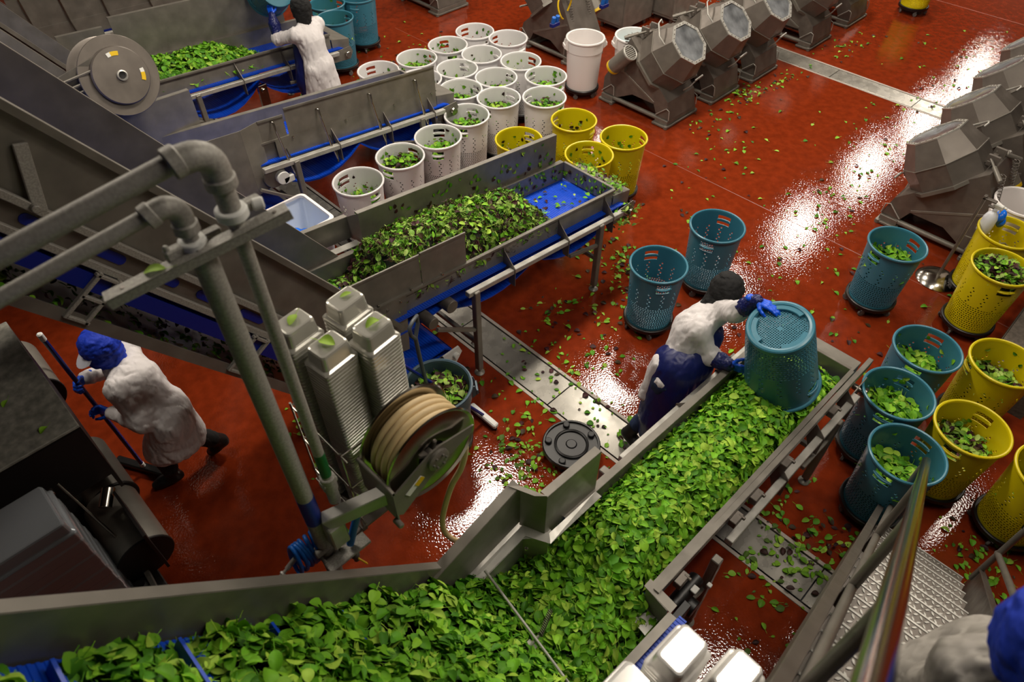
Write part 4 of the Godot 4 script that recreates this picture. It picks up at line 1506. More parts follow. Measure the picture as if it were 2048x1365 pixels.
	for k in 7:
		var y := -0.075 + 0.025 * k
		var hw: float = sqrt(maxf(0.0, 0.0081 - y * y))
		var e2 := nn.cross(Vector3.RIGHT)
		mb.tube([m0 + nn * 0.416 + e2 * y - V(hw, 0, 0), m0 + nn * 0.416 + e2 * y + V(hw, 0, 0)], 0.004, 5)
	part("fan_grille", mb, M.steel_bright, o)
	mb = MB.new()
	mb.box(V(-0.315, 0.80, 0.02), V(0.01, 0.06, 0.09))
	part("plate_tag", mb, M.paper_white, o)
	return o


func build_dryers() -> void:
	dryer0 = make_dryer()
	var first := true
	var spots := [
		[8.10, -5.29, 0.0, "octagonal stainless spin dryer nearest the white round cans, motor in front of the can"],
		[9.13, -5.24, 0.0, "octagonal spin dryer second from the white cans, bright lamp mirrored in its window"],
		[10.13, -5.18, 0.0, "octagonal spin dryer third from the white cans, beside the far drain"],
		[11.75, -5.12, 0.0, "octagonal spin dryer just beyond the far drain, cut by the top edge"],
		[13.0, -5.10, 0.0, "octagonal spin dryer furthest from the white cans, only its feet in view"],
		[8.20, -1.12, PI, "octagonal spin dryer at the right edge nearest the yellow baskets, coil spring struts"],
		[9.27, -1.16, PI, "octagonal spin dryer second at the right edge, behind the nearest one"],
		[10.33, -1.20, PI, "octagonal spin dryer third at the right edge, pale upper facets"],
		[11.40, -1.24, PI, "octagonal spin dryer fourth at the right edge, furthest back there"],
		[8.55, -7.50, PI, "spin dryer seen from behind, with yellow hose loop, beyond the white baskets"],
		[8.30, -10.40, 0.0, "spin dryer at the top edge of which only the foot frame shows"],
	]
	for s in spots:
		var o: Node3D = dryer0
		if not first:
			o = dryer0.duplicate()
			o.name = numbered("spin_dryer")
			add_child(o)
		first = false
		o.position = V(s[0], 0, s[1])
		o.rotation.y = s[2]
		tag(o, s[3], "machine", "octagonal spin dryers")
	# fittings beside the dryer seen from behind, and the one at the right edge
	for q in [[8.05, 0.95, -6.98, "yellow air hose looped on the spin dryer behind the white round cans", 1.0], [8.75, 0.75, -0.55, "yellow air hose looped on the spin dryer at the right edge", 0.9]]:
		var mb := MB.new()
		var p: Array = []
		for i in 25:
			var a := -0.6 + 5.0 * i / 24.0
			p.append(V(0.13 * cos(a), 0.17 * sin(a), 0.03 * sin(a * 2.0)) * q[4])
		mb.tube(p, 0.013, 8)
		single("air_hose", mb, M.yellow, q[3], "hose", V(q[0], q[1], q[2]))
	for q in [[7.78, 0.80, -6.95, "blue valve pair on the pale plate left of the white round can"], [8.62, 0.9, -6.72, "blue valve pair above the white round can holding water"], [8.95, 0.72, -0.50, "blue valve block by the motor of the right edge dryer"]]:
		var o := thing("valve_block", q[3], "valve", V(q[0], q[1], q[2]))
		for k in 2:
			var mb := MB.new()
			mb.cyl(V(0.08 * k, 0, 0), V(0.08 * k, 0.09, 0.02), 0.032, 14, 0.006)
			part("cap", mb, M.hose_blue, o)
		var mb2 := MB.new()
		mb2.box(V(0.04, -0.03, 0), V(0.16, 0.06, 0.07), Basis.IDENTITY, 0.008)
		part("block", mb2, M.tool_blue, o)
	# electrical cabinets behind the nearest dryers
	for q in [[10.05, -7.35, "tall grey steel cabinet behind the two white round cans"], [10.95, -7.0, "tall grey steel cabinet right of the other, behind the first spin dryers"]]:
		var o := thing("steel_cabinet", q[2], "cabinet", V(q[0], 0, q[1]))
		var mb := MB.new()
		mb.box(V(0, 1.05, 0), V(0.78, 1.9, 0.6), Basis.IDENTITY, 0.01)
		part("body", mb, M.steel, o)
		mb = MB.new()
		mb.box(V(-0.395, 1.05, 0), V(0.015, 1.8, 0.54), Basis.IDENTITY, 0.004)
		part("door", mb, M.steel, o)
		mb = MB.new()
		mb.cyl(V(-0.40, 1.1, 0.2), V(-0.43, 1.1, 0.2), 0.02, 12)
		part("latch", mb, M.black, o)
		for s in [-0.3, 0.3]:
			for t in [-0.22, 0.22]:
				mb = MB.new()
				mb.cyl(V(s, 0, t), V(s, 0.12, t), 0.03, 12)
				part("foot", mb, M.steel_dark, o)
	# a far basket and a dark caddy at the top edge
	basket(14.15, -4.05, "yellow", "yellow basket at the top edge far across the floor", 0.0)
	# sign stand with a spray bottle by the right dryers
	var o := thing("floor_stand", "steel floor stand with a domed round base beside the right dryer", "stand", V(7.33, 0, -0.75))
	var mb := MB.new()
	mb.lathe([Vector2(0.0001, 0.10), Vector2(0.06, 0.095), Vector2(0.14, 0.07), Vector2(0.20, 0.03), Vector2(0.215, 0.012), Vector2(0.215, 0.0)], 36)
	part("dome_base", mb, M.steel_polished, o)
	mb = MB.new()
	mb.box(V(0, 0.60, 0), V(0.045, 1.02, 0.03))
	mb.box(V(0, 1.08, 0.05), V(0.045, 0.02, 0.13)); mb.box(V(0, 1.02, 0.09), V(0.03, 0.02, 0.06))
	part("post", mb, M.steel_dark, o)
	mb = MB.new()
	mb.tube([V(0, 0.62, 0.02), V(0.02, 0.62, 0.22), V(0.10, 0.66, 0.36), V(0.16, 0.60, 0.40)], 0.008, 8)
	part("hook", mb, M.steel, o)
	o = thing("spray_bottle", "white spray bottle hanging on the floor stand with the domed base", "bottle", V(7.38, 0.72, -0.62))
	mb = MB.new()
	mb.lathe([Vector2(0.0001, 0.0), Vector2(0.06, 0.0), Vector2(0.066, 0.01), Vector2(0.066, 0.16), Vector2(0.05, 0.21), Vector2(0.022, 0.24), Vector2(0.022, 0.26), Vector2(0.0001, 0.26)], 24)
	part("body", mb, M.bottle, o)
	mb = MB.new()
	mb.box(V(0, 0.30, 0.01), V(0.04, 0.05, 0.10), Basis.IDENTITY, 0.01); mb.box(V(0, 0.265, 0.045), V(0.02, 0.05, 0.015)); mb.cyl(V(0, 0.31, 0.06), V(0, 0.31, 0.085), 0.012, 10)
	part("trigger", mb, M.paper_white, o)
	mb = MB.new()
	mb.ball(V(0, 0, 0), V(0.055, 0.085, 0.05), 14); mb.ball(V(0.02, -0.06, 0.03), V(0.04, 0.06, 0.04), 12)
	single("glove_bundle", mb, M.ice_blue, "blue bundle of gloves hung next to the spray bottle on the stand", "gloves", V(7.50, 0.86, -0.56))


# ---------------------------------------------------------------- pipes, hose reel and trays in the left foreground
func build_pipes() -> void:
	var o := thing("pipe_stand", "thick grey standpipe rising to the crossbar, left of the tray rack", "pipe", V(0.44, 0, -1.64))
	var base := o.position
	var mb := MB.new(base)
	mb.cyl(V(0.44, 0.012, -1.64), V(0.44, 3.93, -1.64), 0.036, 24)
	part("standpipe", mb, M.galvanised, o)
	mb = MB.new(base)
	mb.box(V(0.44, 0.006, -1.64), V(0.2, 0.012, 0.2))
	part("floor_plate", mb, M.galvanised, o)
	mb = MB.new(base)
	mb.cyl(V(0.44, 2.42, -1.64), V(0.44, 2.62, -1.64), 0.0368, 20)
	part("tape", mb, M.blue_tape, o, "blue tape band")
	mb = MB.new(base)
	mb.box(V(0.445, 2.13, -1.60), V(0.10, 0.02, 0.10), Basis.IDENTITY, 0.006)
	mb.box(V(0.50, 2.15, -1.56), V(0.22, 0.015, 0.07))
	mb.tube([V(0.40, 2.16, -1.58), V(0.395, 2.16, -1.67), V(0.44, 2.16, -1.69), V(0.485, 2.16, -1.67), V(0.485, 2.16, -1.58)], 0.008, 8)
	mb.cyl(V(0.38, 2.20, -1.62), V(0.50, 2.20, -1.62), 0.02, 10)
	part("clamp_bracket", mb, M.galvanised, o)
	o = thing("pipe_run", "upper grey pipe from the left edge, turning down into the thin pipe", "pipe", V(0.545, 2.6, -1.61))
	base = o.position
	mb = MB.new(base)
	var el: Array = []
	for i in 8:
		var a := PI / 2 * i / 7.0
		el.append(V(0.49 + 0.055 * sin(a), 4.145 + 0.055 * cos(a), -1.615))
	mb.tube([V(-1.3, 3.82, -1.93), V(0.46, 4.20, -1.622)], 0.0275, 20)
	part("horizontal_pipe", mb, M.galvanised, o)
	mb = MB.new(base)
	mb.tube([V(0.45, 4.198, -1.622)] + el + [V(0.545, 4.10, -1.612)], 0.038, 20)
	mb.cyl(V(0.44, 4.196, -1.622), V(0.475, 4.203, -1.62), 0.042, 20); mb.cyl(V(0.545, 4.125, -1.612), V(0.545, 4.09, -1.612), 0.042, 20)
	part("elbow", mb, M.galvanised, o)
	mb = MB.new(base)
	mb.tube([V(0.545, 4.12, -1.61), V(0.545, 3.98, -1.61)], 0.029, 18)
	mb.tube([V(0.545, 3.98, -1.61), V(0.545, 2.62, -1.61)], 0.022, 18)
	part("down_pipe", mb, M.galvanised, o)
	mb = MB.new(base)
	mb.cyl(V(0.545, 3.995, -1.61), V(0.545, 4.025, -1.61), 0.044, 22)
	mb.cyl(V(0.60, 4.01, -1.60), V(0.63, 4.01, -1.59), 0.018, 12)
	part("clamp_ring", mb, M.paper_white, o)
	mb = MB.new(base)
	mb.box(V(0.605, 4.01, -1.61), V(0.05, 0.03, 0.03))
	part("clamp_lug", mb, M.galvanised, o)
	mb = MB.new(base)
	mb.cyl(V(0.545, 2.70, -1.61), V(0.545, 2.86, -1.61), 0.0228, 18)
	part("tape", mb, M.green_tape, o, "green tape band")
	mb = MB.new(base)
	mb.cyl(V(0.545, 2.60, -1.61), V(0.545, 2.69, -1.61), 0.032, 18); mb.cyl(V(0.51, 2.65, -1.61), V(0.58, 2.65, -1.61), 0.02, 12); mb.cyl(V(0.545, 2.50, -1.61), V(0.545, 2.60, -1.61), 0.026, 16)
	part("union", mb, M.galvanised, o)
	o = thing("pipe_run", "lower grey pipe from the left edge, ending on the thick standpipe", "pipe", V(0.43, 3.9, -1.65))
	base = o.position
	mb = MB.new(base)
	mb.tube([V(-1.3, 3.76, -1.86), V(0.37, 4.075, -1.655)], 0.0215, 18)
	part("horizontal_pipe", mb, M.galvanised, o)
	mb = MB.new(base)
	el = []
	for i in 8:
		var a := PI / 2 * i / 7.0
		el.append(V(0.39 + 0.04 * sin(a), 4.04 + 0.04 * cos(a), -1.65))
	mb.tube([V(0.36, 4.073, -1.656)] + el + [V(0.43, 4.0, -1.648)], 0.030, 18)
	mb.cyl(V(0.345, 4.068, -1.656), V(0.375, 4.077, -1.655), 0.034, 18); mb.cyl(V(0.43, 4.02, -1.648), V(0.43, 3.985, -1.648), 0.034, 18)
	part("elbow", mb, M.galvanised, o)
	mb = MB.new(base)
	mb.cyl(V(0.43, 3.99, -1.648), V(0.43, 3.935, -1.645), 0.022, 16)
	part("down_pipe", mb, M.galvanised, o)
	mb = MB.new(base)
	mb.cyl(V(0.43, 3.94, -1.646), V(0.43, 3.965, -1.646), 0.038, 20)
	part("clamp_ring", mb, M.paper_white, o)
	mb = MB.new(base)
	mb.box(V(0.375, 3.95, -1.645), V(0.05, 0.03, 0.03)); mb.cyl(V(0.36, 3.93, -1.645), V(0.36, 3.98, -1.645), 0.008, 8)
	part("clamp_lug", mb, M.galvanised, o)
	mb = MB.new(base)
	mb.box(V(0.485, 3.95, -1.645), V(0.05, 0.03, 0.03))
	part("clamp_lug", mb, M.galvanised, o)
	mb = MB.new(V(0.44, 3.94, -1.60))
	mb.bar(V(0.175, 3.90, -1.67), V(0.675, 3.99, -1.555), 0.042, 0.004)
	mb.bar(V(0.175, 3.885, -1.652), V(0.675, 3.975, -1.537), 0.004, 0.034)
	o = thing("cross_bar", "flat grey steel crossbar laid slanting over the top of the thick standpipe", "bar", V(0.44, 3.94, -1.60))
	part("bar", mb, M.galvanised, o)
	mb = MB.new(o.position)
	for q in [0.10, 0.5, 0.93]:
		var p := V(0.175, 3.90, -1.67).lerp(V(0.675, 3.99, -1.555), q)
		mb.cyl(p, p + UP * 0.004, 0.007, 8, 0.001)
	part("bolt", mb, M.steel_dark, o)

	# hose reel on its arm
	var cc := V(0.93, 2.66, -1.47)
	o = thing("hose_reel", "open steel hose reel wound with cream hose, held on an arm beside the trays", "hose reel", cc)
	var ax := Transform3D(Basis(V(1, 0, 0), V(0, 0, 1), V(0, -1, 0)), Vector3.ZERO)
	for s in [0.06, -0.11]:
		mb = MB.new()
		mb.lathe([Vector2(0.07, s), Vector2(0.14, s + 0.012 * signf(s)), Vector2(0.222, s + 0.004 * signf(s)), Vector2(0.235, s + 0.012 * signf(s)), Vector2(0.24, s + 0.006 * signf(s)), Vector2(0.235, s), Vector2(0.222, s - 0.004 * signf(s)), Vector2(0.14, s), Vector2(0.07, s - 0.006)], 48, ax)
		part("disc", mb, M.steel_polished, o)
	mb = MB.new()
	mb.lathe([Vector2(0.09, -0.12), Vector2(0.09, 0.05)], 28, ax)
	mb.lathe([Vector2(0.0001, 0.09), Vector2(0.03, 0.09), Vector2(0.035, 0.08), Vector2(0.035, -0.1), Vector2(0.0001, -0.1)], 20, ax)
	for k in 5:
		var a := TAU * k / 5.0
		mb.box(V(0.055 * cos(a), 0.055 * sin(a), 0.02), V(0.05, 0.02, 0.10), Basis(Vector3.BACK, a))
	part("hub", mb, M.steel_dark, o)
	mb = MB.new()
	for q in [[0.105, 4, 0.0], [0.135, 4, 0.014], [0.165, 4, 0.0], [0.190, 4, 0.014], [0.200, 3, 0.02]]:
		for i in q[1]:
			var p: Array = []
			for k in 40: p.append(V(q[0] * cos(TAU * k / 40.0), q[0] * sin(TAU * k / 40.0), -0.088 + q[2] + 0.034 * i))
			mb.tube(p, 0.0165, 10, true)
	part("wound_hose", mb, M.hose_cream, o)
	mb = MB.new()
	var hpts := [V(1.13, 2.55, -1.46), V(1.155, 2.42, -1.46), V(1.13, 2.27, -1.47), V(1.085, 2.13, -1.50), V(1.05, 1.98, -1.52), V(1.025, 1.80, -1.54), V(1.03, 1.66, -1.545), V(1.06, 1.55, -1.53), V(1.12, 1.46, -1.50), V(1.17, 1.44, -1.49), V(1.24, 1.40, -1.52), V(1.32, 1.2, -1.6), V(1.36, 0.8, -1.66), V(1.42, 0.3, -1.70), V(1.5, 0.04, -1.72)]
	var crv := Curve3D.new()
	for p in hpts: crv.add_point(p - cc)
	var sm: Array = []
	for i in hpts.size() - 1:
		var p0: Vector3 = hpts[maxi(i - 1, 0)]
		var p3: Vector3 = hpts[mini(i + 2, hpts.size() - 1)]
		for k in 5: sm.append(hpts[i].cubic_interpolate(hpts[i + 1], p0, p3, k / 5.0) - cc)
	mb.tube(sm, 0.0155, 12)
	part("hanging_hose", mb, M.hose_cream, o)
	mb = MB.new(cc)
	mb.bar(V(0.47, 2.44, -1.59), V(0.72, 2.56, -1.44), 0.06, 0.075)
	mb.box(V(0.49, 2.34, -1.58), V(0.08, 0.16, 0.08), Basis.IDENTITY, 0.006)
	part("arm", mb, M.steel_bright, o)
	mb = MB.new(cc)
	var z := -1.375
	mb.plate([V(0.68, 2.50, z), V(0.72, 2.46, z), V(0.93, 2.60, z), V(1.12, 2.66, z), V(1.14, 2.70, z), V(0.95, 2.735, z), V(0.90, 2.73, z), V(0.70, 2.64, z)], 0.008)
	part("axle_bracket", mb, M.steel, o)
	mb = MB.new(cc)
	mb.lathe([Vector2(0.0001, 0.0), Vector2(0.055, 0.0), Vector2(0.055, 0.016), Vector2(0.045, 0.022), Vector2(0.0001, 0.022)], 24, Transform3D(ax.basis, V(0.93, 2.665, z)))
	for k in 6:
		var q := V(0.93 + 0.034 * cos(TAU * k / 6.0), 2.665 + 0.034 * sin(TAU * k / 6.0), z + 0.02)
		mb.cyl(q, q + V(0, 0, 0.01), 0.006, 6, 0.001)
	part("axle_bearing", mb, M.steel, o)
	mb = MB.new(cc)
	mb.box(V(0.80, 2.60, z + 0.006), V(0.10, 0.035, 0.003), Basis(Vector3.BACK, 0.55), 0.001)
	part("label_plate", mb, M.paper_white, o)
	mb = MB.new(cc)
	mb.box(V(0.825, 2.612, z + 0.009), V(0.045, 0.03, 0.002), Basis(Vector3.BACK, 0.55), 0.0005)
	part("label_plate", mb, M.yellow, o)
	mb = MB.new(cc)
	mb.plate([V(0.69, 2.46, -1.36), V(0.69, 2.68, -1.36), V(0.69, 2.68, -1.60), V(0.69, 2.46, -1.60)], 0.008)
	mb.tube([V(0.69, 2.67, -1.36), V(0.69, 2.67, -1.60)], 0.01, 8)
	mb.cyl(V(0.68, 2.46, -1.33), V(0.68, 2.46, -1.38), 0.014, 10)
	part("back_plate", mb, M.steel, o)
	mb = MB.new(cc)
	mb.tube([V(0.62, 2.50, -1.54), V(0.60, 2.40, -1.55), V(0.56, 2.28, -1.56), V(0.53, 2.18, -1.57)], 0.018, 12)
	part("feed_hose", mb, M.hose_blue, o)

	# blue hose coil on the standpipe's bracket
	var co := V(0.36, 2.19, -1.68)
	o = thing("coiled_hose", "coil of blue hose hanging at the foot bracket of the thick standpipe", "hose", co)
	mb = MB.new()
	for i in 6:
		var p: Array = []
		for k in 32: p.append(V(0.035 * (i - 2.5) * 0.6 + 0.01 * sin(TAU * k / 32.0 + i), 0.10 * sin(TAU * k / 32.0) - 0.02, 0.045 * cos(TAU * k / 32.0)))
		mb.tube(p, 0.0095, 8, true)
	part("coil", mb, M.hose_blue, o)
	mb = MB.new()
	mb.tube([V(-0.05, 0.0, 0.0), V(-0.10, -0.03, 0.0)], 0.012, 10); mb.cyl(V(-0.10, -0.03, 0), V(-0.17, -0.06, 0.0), 0.008, 10); mb.cyl(V(-0.12, -0.036, 0), V(-0.13, -0.042, 0.0), 0.014, 10)
	part("nozzle", mb, M.steel_bright, o)
	mb = MB.new()
	mb.tube([V(-0.17, -0.06, 0), V(-0.20, -0.09, 0), V(-0.21, -0.2, 0)], 0.010, 8)
	part("hose_end", mb, M.hose_blue, o)
	o = thing("ball_valve", "small brass valve with a yellow lever under the standpipe bracket", "valve", V(0.53, 2.06, -1.56))
	mb = MB.new()
	mb.cyl(V(0, 0.07, 0), V(0, -0.03, 0), 0.014, 12); mb.ball(V(0, 0.02, 0), V(0.022, 0.024, 0.022), 12)
	part("body", mb, M.steel_dark, o)
	mb = MB.new()
	mb.bar(V(0.0, 0.02, 0.025), V(0.03, -0.07, 0.03), 0.012, 0.006)
	part("lever", mb, M.yellow, o)

	# four stacks of clear trays in a wire rack
	var tops := [[0.748, 3.190, -1.966, "clear tray stack at the wire rack's back left, nearest the thin pipe"], [0.963, 3.201, -1.920, "clear tray stack at the wire rack's back right, highest in the picture"], [0.783, 3.166, -1.792, "clear tray stack at the wire rack's front left"], [0.963, 3.178, -1.746, "clear tray stack at the wire rack's front right, beside the grey barrel"]]
	for t in tops:
		tray_stack(V(t[0], 2.053, t[2]), t[1] - 2.053, 0.083, 0.067, 52, "tray_clear", t[3], 0.12)
	o = thing("wire_rack", "steel wire rack around the four stacks of clear plastic trays", "rack", V(0.87, 2.033, -1.86))
	for x in [0.65, 0.87, 1.07]:
		for zz in [-2.05, -1.67]:
			mb = MB.new(o.position)
			mb.tube([V(x, 2.033, zz), V(x, 2.676, zz)], 0.0055, 8)
			part("upright_wire", mb, M.steel_polished, o)
	for y in [2.134, 2.401, 2.656]:
		mb = MB.new(o.position)
		mb.tube([V(0.65, y, -1.67), V(1.07, y, -1.665), V(1.096, y + 0.02, -1.675), V(1.096, y + 0.03, -1.74)], 0.0055, 8)
		mb.tube([V(0.65, y, -2.05), V(1.07, y, -2.05)], 0.0055, 8)
		mb.tube([V(0.65, y, -2.05), V(0.65, y, -1.62)], 0.0055, 8)
		part("hoop_wire", mb, M.steel_polished, o)
	mb = MB.new(o.position)
	var by := 2.041
	mb.plate([V(0.64, by, -1.66), V(1.08, by, -1.66), V(1.08, by, -2.06), V(0.64, by, -2.06)], 0.014)
	mb.bar(V(0.66, by - 0.03, -1.67), V(0.66, by - 0.03, -2.05), 0.03, 0.03)
	mb.bar(V(1.06, by - 0.03, -1.67), V(1.06, by - 0.03, -2.05), 0.03, 0.03)
	mb.bar(V(0.46, by - 0.05, -1.66), V(1.06, by - 0.05, -1.80), 0.04, 0.04)
	part("base_frame", mb, M.steel_dark, o)

	# brighter tray stacks at the bottom edge, close to the lens
	for t in [[0.905, 2.95, -0.165, "shining white tray stack at the bottom edge, middle of three", 0.09, 0.065], [0.985, 2.90, -0.005, "shining white tray stack cut by the bottom edge, nearest the stair", 0.09, 0.065], [0.70, 2.93, -0.22, "shining white tray stack at the bottom edge, leftmost of three", 0.09, 0.065]]:
		tray_stack(V(t[0], 2.0, t[2]), t[1] - 2.0, t[4], t[5], 40, "tray_white", t[3], -0.05)
	o = thing("tray_table", "steel stand under the shining white tray stacks at the bottom edge", "stand", V(0.87, 0, -0.13))
	mb = MB.new(o.position)
	mb.plate([V(0.58, 1.985, 0.08), V(1.10, 1.985, 0.08), V(1.10, 1.985, -0.31), V(0.58, 1.985, -0.31)], 0.02)
	part("shelf", mb, M.steel, o)
	for q in [[0.6, 0.06], [1.08, 0.06], [0.6, -0.29], [1.08, -0.29]]:
		mb = MB.new(o.position)
		mb.bar(V(q[0], 0, q[1]), V(q[0], 1.975, q[1]), 0.03, 0.03, Vector3.RIGHT)
		part("leg", mb, M.steel, o)


func rrect(hx: float, hz: float, r: float) -> Array:
	var p: Array = []
	for c in [[1, 1, 0], [-1, 1, 1], [-1, -1, 2], [1, -1, 3]]:
		for k in 5:
			var a: float = PI / 2 * (c[2] + k / 4.0)
			p.append(Vector2(c[0] * (hx - r) + r * cos(a), c[1] * (hz - r) + r * sin(a)))
	return p


func loft(mb: MB, rings: Array, cap := true) -> void:
	for i in rings.size() - 1:
		var a: Array = rings[i]
		var b: Array = rings[i + 1]
		var m := a.size()
		for k in m:
			var l := (k + 1) % m
			mb.quad(a[l], a[k], b[k], b[l])
	if cap:
		var t: Array = rings[-1]
		for k in range(1, t.size() - 1): mb.flat(t[0], t[k + 1], t[k])


func ring_at(rr: Array, y: float) -> Array:
	return rr.map(func(q: Vector2) -> Vector3: return V(q.x, y, q.y))


func tray_stack(at: Vector3, h: float, hx: float, hz: float, n: int, m: String, label: String, yaw: float) -> void:
	var o := thing("tray_stack", label, "trays", at, "stacks of clear trays")
	o.rotation.y = yaw
	var mb := MB.new()
	var body := h - 0.085
	var rings: Array = []
	for i in n:
		var y := body * i / n
		rings.append(ring_at(rrect(hx + 0.002, hz + 0.002, 0.016), y))
		rings.append(ring_at(rrect(hx + 0.002, hz + 0.002, 0.016), y + body / n * 0.45))
		rings.append(ring_at(rrect(hx - 0.002, hz - 0.002, 0.015), y + body / n * 0.55))
		rings.append(ring_at(rrect(hx - 0.002, hz - 0.002, 0.015), y + body / n * 0.95))
	rings.append(ring_at(rrect(hx + 0.003, hz + 0.003, 0.016), body))
	loft(mb, rings)
	part("nested_trays", mb, M[m], o)
	mb = MB.new()
	loft(mb, [ring_at(rrect(hx + 0.003, hz + 0.003, 0.016), body), ring_at(rrect(hx - 0.001, hz - 0.001, 0.016), body + 0.006), ring_at(rrect(hx - 0.010, hz - 0.010, 0.018), body + 0.012), ring_at(rrect(hx - 0.013, hz - 0.013, 0.018), body + 0.05), ring_at(rrect(hx - 0.015, hz - 0.015, 0.018), body + 0.074), ring_at(rrect(hx - 0.019, hz - 0.019, 0.016), body + 0.083), ring_at(rrect(hx - 0.026, hz - 0.026, 0.012), body + 0.085)])
	part("top_tray", mb, M[m], o)
	mb = MB.new()
	mb.tube(ring_at(rrect(hx - 0.012, hz - 0.012, 0.018), body + 0.016), 0.003, 6, true)
	part("lip", mb, M[m], o)


# ---------------------------------------------------------------- round cable reel, tote, packing machine, stair
func build_extras() -> void:
	var mb := MB.new()
	# big steel reel upper left
	var rc := V(1.72, 2.2, -6.66)
	var o := thing("steel_reel", "big closed round steel hose reel with two yellow warning stickers, upper left", "hose reel", rc)
	var fx := V(0.10, 0.35, 0.93).normalized()
	var bx := Basis(fx.cross(Vector3.UP).normalized(), fx, fx.cross(Vector3.UP).normalized().cross(fx))
	var xf := Transform3D(bx, Vector3.ZERO)
	mb.lathe([Vector2(0.0001, 0.0), Vector2(0.32, 0.0), Vector2(0.335, 0.006), Vector2(0.34, 0.014), Vector2(0.335, 0.02), Vector2(0.0001, 0.014)], 56, xf)
	part("front_disc", mb, M.steel_dark, o)
	mb = MB.new()
	mb.lathe([Vector2(0.34, -0.26), Vector2(0.345, -0.25), Vector2(0.33, -0.245), Vector2(0.14, -0.24), Vector2(0.14, 0.0)], 56, xf)
	mb.lathe([Vector2(0.0001, -0.265), Vector2(0.34, -0.26)], 56, xf)
	part("rear_disc", mb, M.steel_dark, o)
	mb = MB.new()
	mb.lathe([Vector2(0.245, 0.014), Vector2(0.245, 0.05), Vector2(0.235, 0.062), Vector2(0.0001, 0.066)], 48, xf)
	part("cover_drum", mb, M.steel_dark, o)
	mb = MB.new()
	mb.lathe([Vector2(0.045, 0.06), Vector2(0.045, 0.085), Vector2(0.034, 0.09), Vector2(0.03, 0.07)], 24, xf)
	part("axle_ring", mb, M.steel_bright, o)
	mb = MB.new()
	mb.lathe([Vector2(0.031, 0.072), Vector2(0.0001, 0.071)], 20, xf)
	part("axle_hole", mb, M.black, o)
	for q in [[-1.75 + PI, -1.2 + PI], [PI, 0.55 + PI]]:
		for k in 6:
			mb = MB.new()
			var a0: float = lerpf(q[0], q[1], k / 6.0)
			var a1: float = lerpf(q[0], q[1], (k + 1) / 6.0)
			var pts: Array = []
			for e in [[0.165, a0], [0.20, a0], [0.20, a1], [0.165, a1]]:
				pts.append(xf * V(e[0] * cos(e[1]), 0.0665, e[0] * sin(e[1])))
			mb.plate(pts, 0.003)
			part("sticker", mb, M.paper_white if k < 2 else M.yellow, o)
	mb = MB.new()
	mb.plate([V(-0.62, -0.02, -0.02), V(-0.62, 0.10, -0.02), V(-0.1, 0.22, -0.02), V(-0.1, -0.16, -0.02)], 0.012)
	for y in [-0.03, 0.03, 0.10]: mb.bar(V(-0.60, y - 0.02, 0.0), V(-0.12, y + 0.03, 0.02), 0.02, 0.02)
	part("mounting_arm", mb, M.steel, o)
	mb = MB.new()
	mb.bar(V(-0.60, 0.04, -0.03), V(-0.60, -2.2, -0.03), 0.06, 0.06, Vector3.RIGHT)
	part("mounting_post", mb, M.steel_dark, o)

	# white tote with blue cold pack on a low stand
	o = thing("white_tote", "open white rectangular tote standing between the elevator and the first white basket", "tote", V(2.27, 0.65, -5.31))
	var hx := 0.36
	var hz := 0.29
	mb = MB.new()
	loft(mb, [ring_at(rrect(hx - 0.05, hz - 0.05, 0.05), 0.0), ring_at(rrect(hx - 0.045, hz - 0.045, 0.05), 0.01), ring_at(rrect(hx - 0.012, hz - 0.012, 0.06), 0.37), ring_at(rrect(hx - 0.012, hz - 0.012, 0.06), 0.385)], false)
	var inner := [ring_at(rrect(hx - 0.018, hz - 0.018, 0.055), 0.385), ring_at(rrect(hx - 0.055, hz - 0.055, 0.05), 0.02)]
	for k in inner[0].size():
		var l: int = (k + 1) % inner[0].size()
		mb.quad(inner[0][k], inner[0][l], inner[1][l], inner[1][k])
	for k in range(1, inner[1].size() - 1): mb.flat(inner[1][0], inner[1][k + 1], inner[1][k])
	part("shell", mb, M.tote_white, o)
	mb = MB.new()
	var r1 := rrect(hx, hz, 0.06)
	var r2 := rrect(hx - 0.03, hz - 0.03, 0.05)
	loft(mb, [ring_at(r2, 0.372), ring_at(r1, 0.372), ring_at(r1, 0.395), ring_at(r2, 0.400), ring_at(r2, 0.372)], false)
	part("rim", mb, M.can_white, o)
	mb = MB.new()
	mb.box(V(-0.02, 0.26, -0.262), V(0.24, 0.06, 0.003), Basis(Vector3.RIGHT, -0.06), 0.001)
	part("label_strip", mb, M.label_blue, o)
	mb = MB.new()
	lumps.frequency = 0.1
	for q in [[0.05, 0.10, 0.06, 0.13, 0.05, 0.09], [0.14, 0.14, 0.0, 0.09, 0.06, 0.08], [-0.06, 0.08, 0.12, 0.12, 0.04, 0.07], [0.08, 0.17, -0.05, 0.06, 0.05, 0.06], [-0.14, 0.07, 0.16, 0.07, 0.03, 0.05]]:
		mb.ball(V(q[0], q[1], q[2]), V(q[3], q[4], q[5]), 12)
	single("plastic_bag", mb, M.ice_blue, "crumpled bright blue plastic lying inside the white tote", "bag", V(2.27, 0.65, -5.31))
	o = thing("tote_stand", "low steel stand under the white tote", "stand", V(2.27, 0, -5.31))
	mb = MB.new()
	mb.box(V(0, 0.635, 0), V(0.6, 0.025, 0.46))
	part("top", mb, M.steel, o)
	for sx in [-0.27, 0.27]:
		for sz in [-0.2, 0.2]:
			mb = MB.new()
			mb.bar(V(sx, 0, sz), V(sx, 0.625, sz), 0.03, 0.03, Vector3.RIGHT)
			part("leg", mb, M.steel, o)

	# packing machine in the dark lower left
	var base := V(-0.6, 0, -3.3)
	o = thing("packing_machine", "dark packing machine at the left edge with a flat grey top plate and round drums", "machine", base)
	mb = MB.new(base)
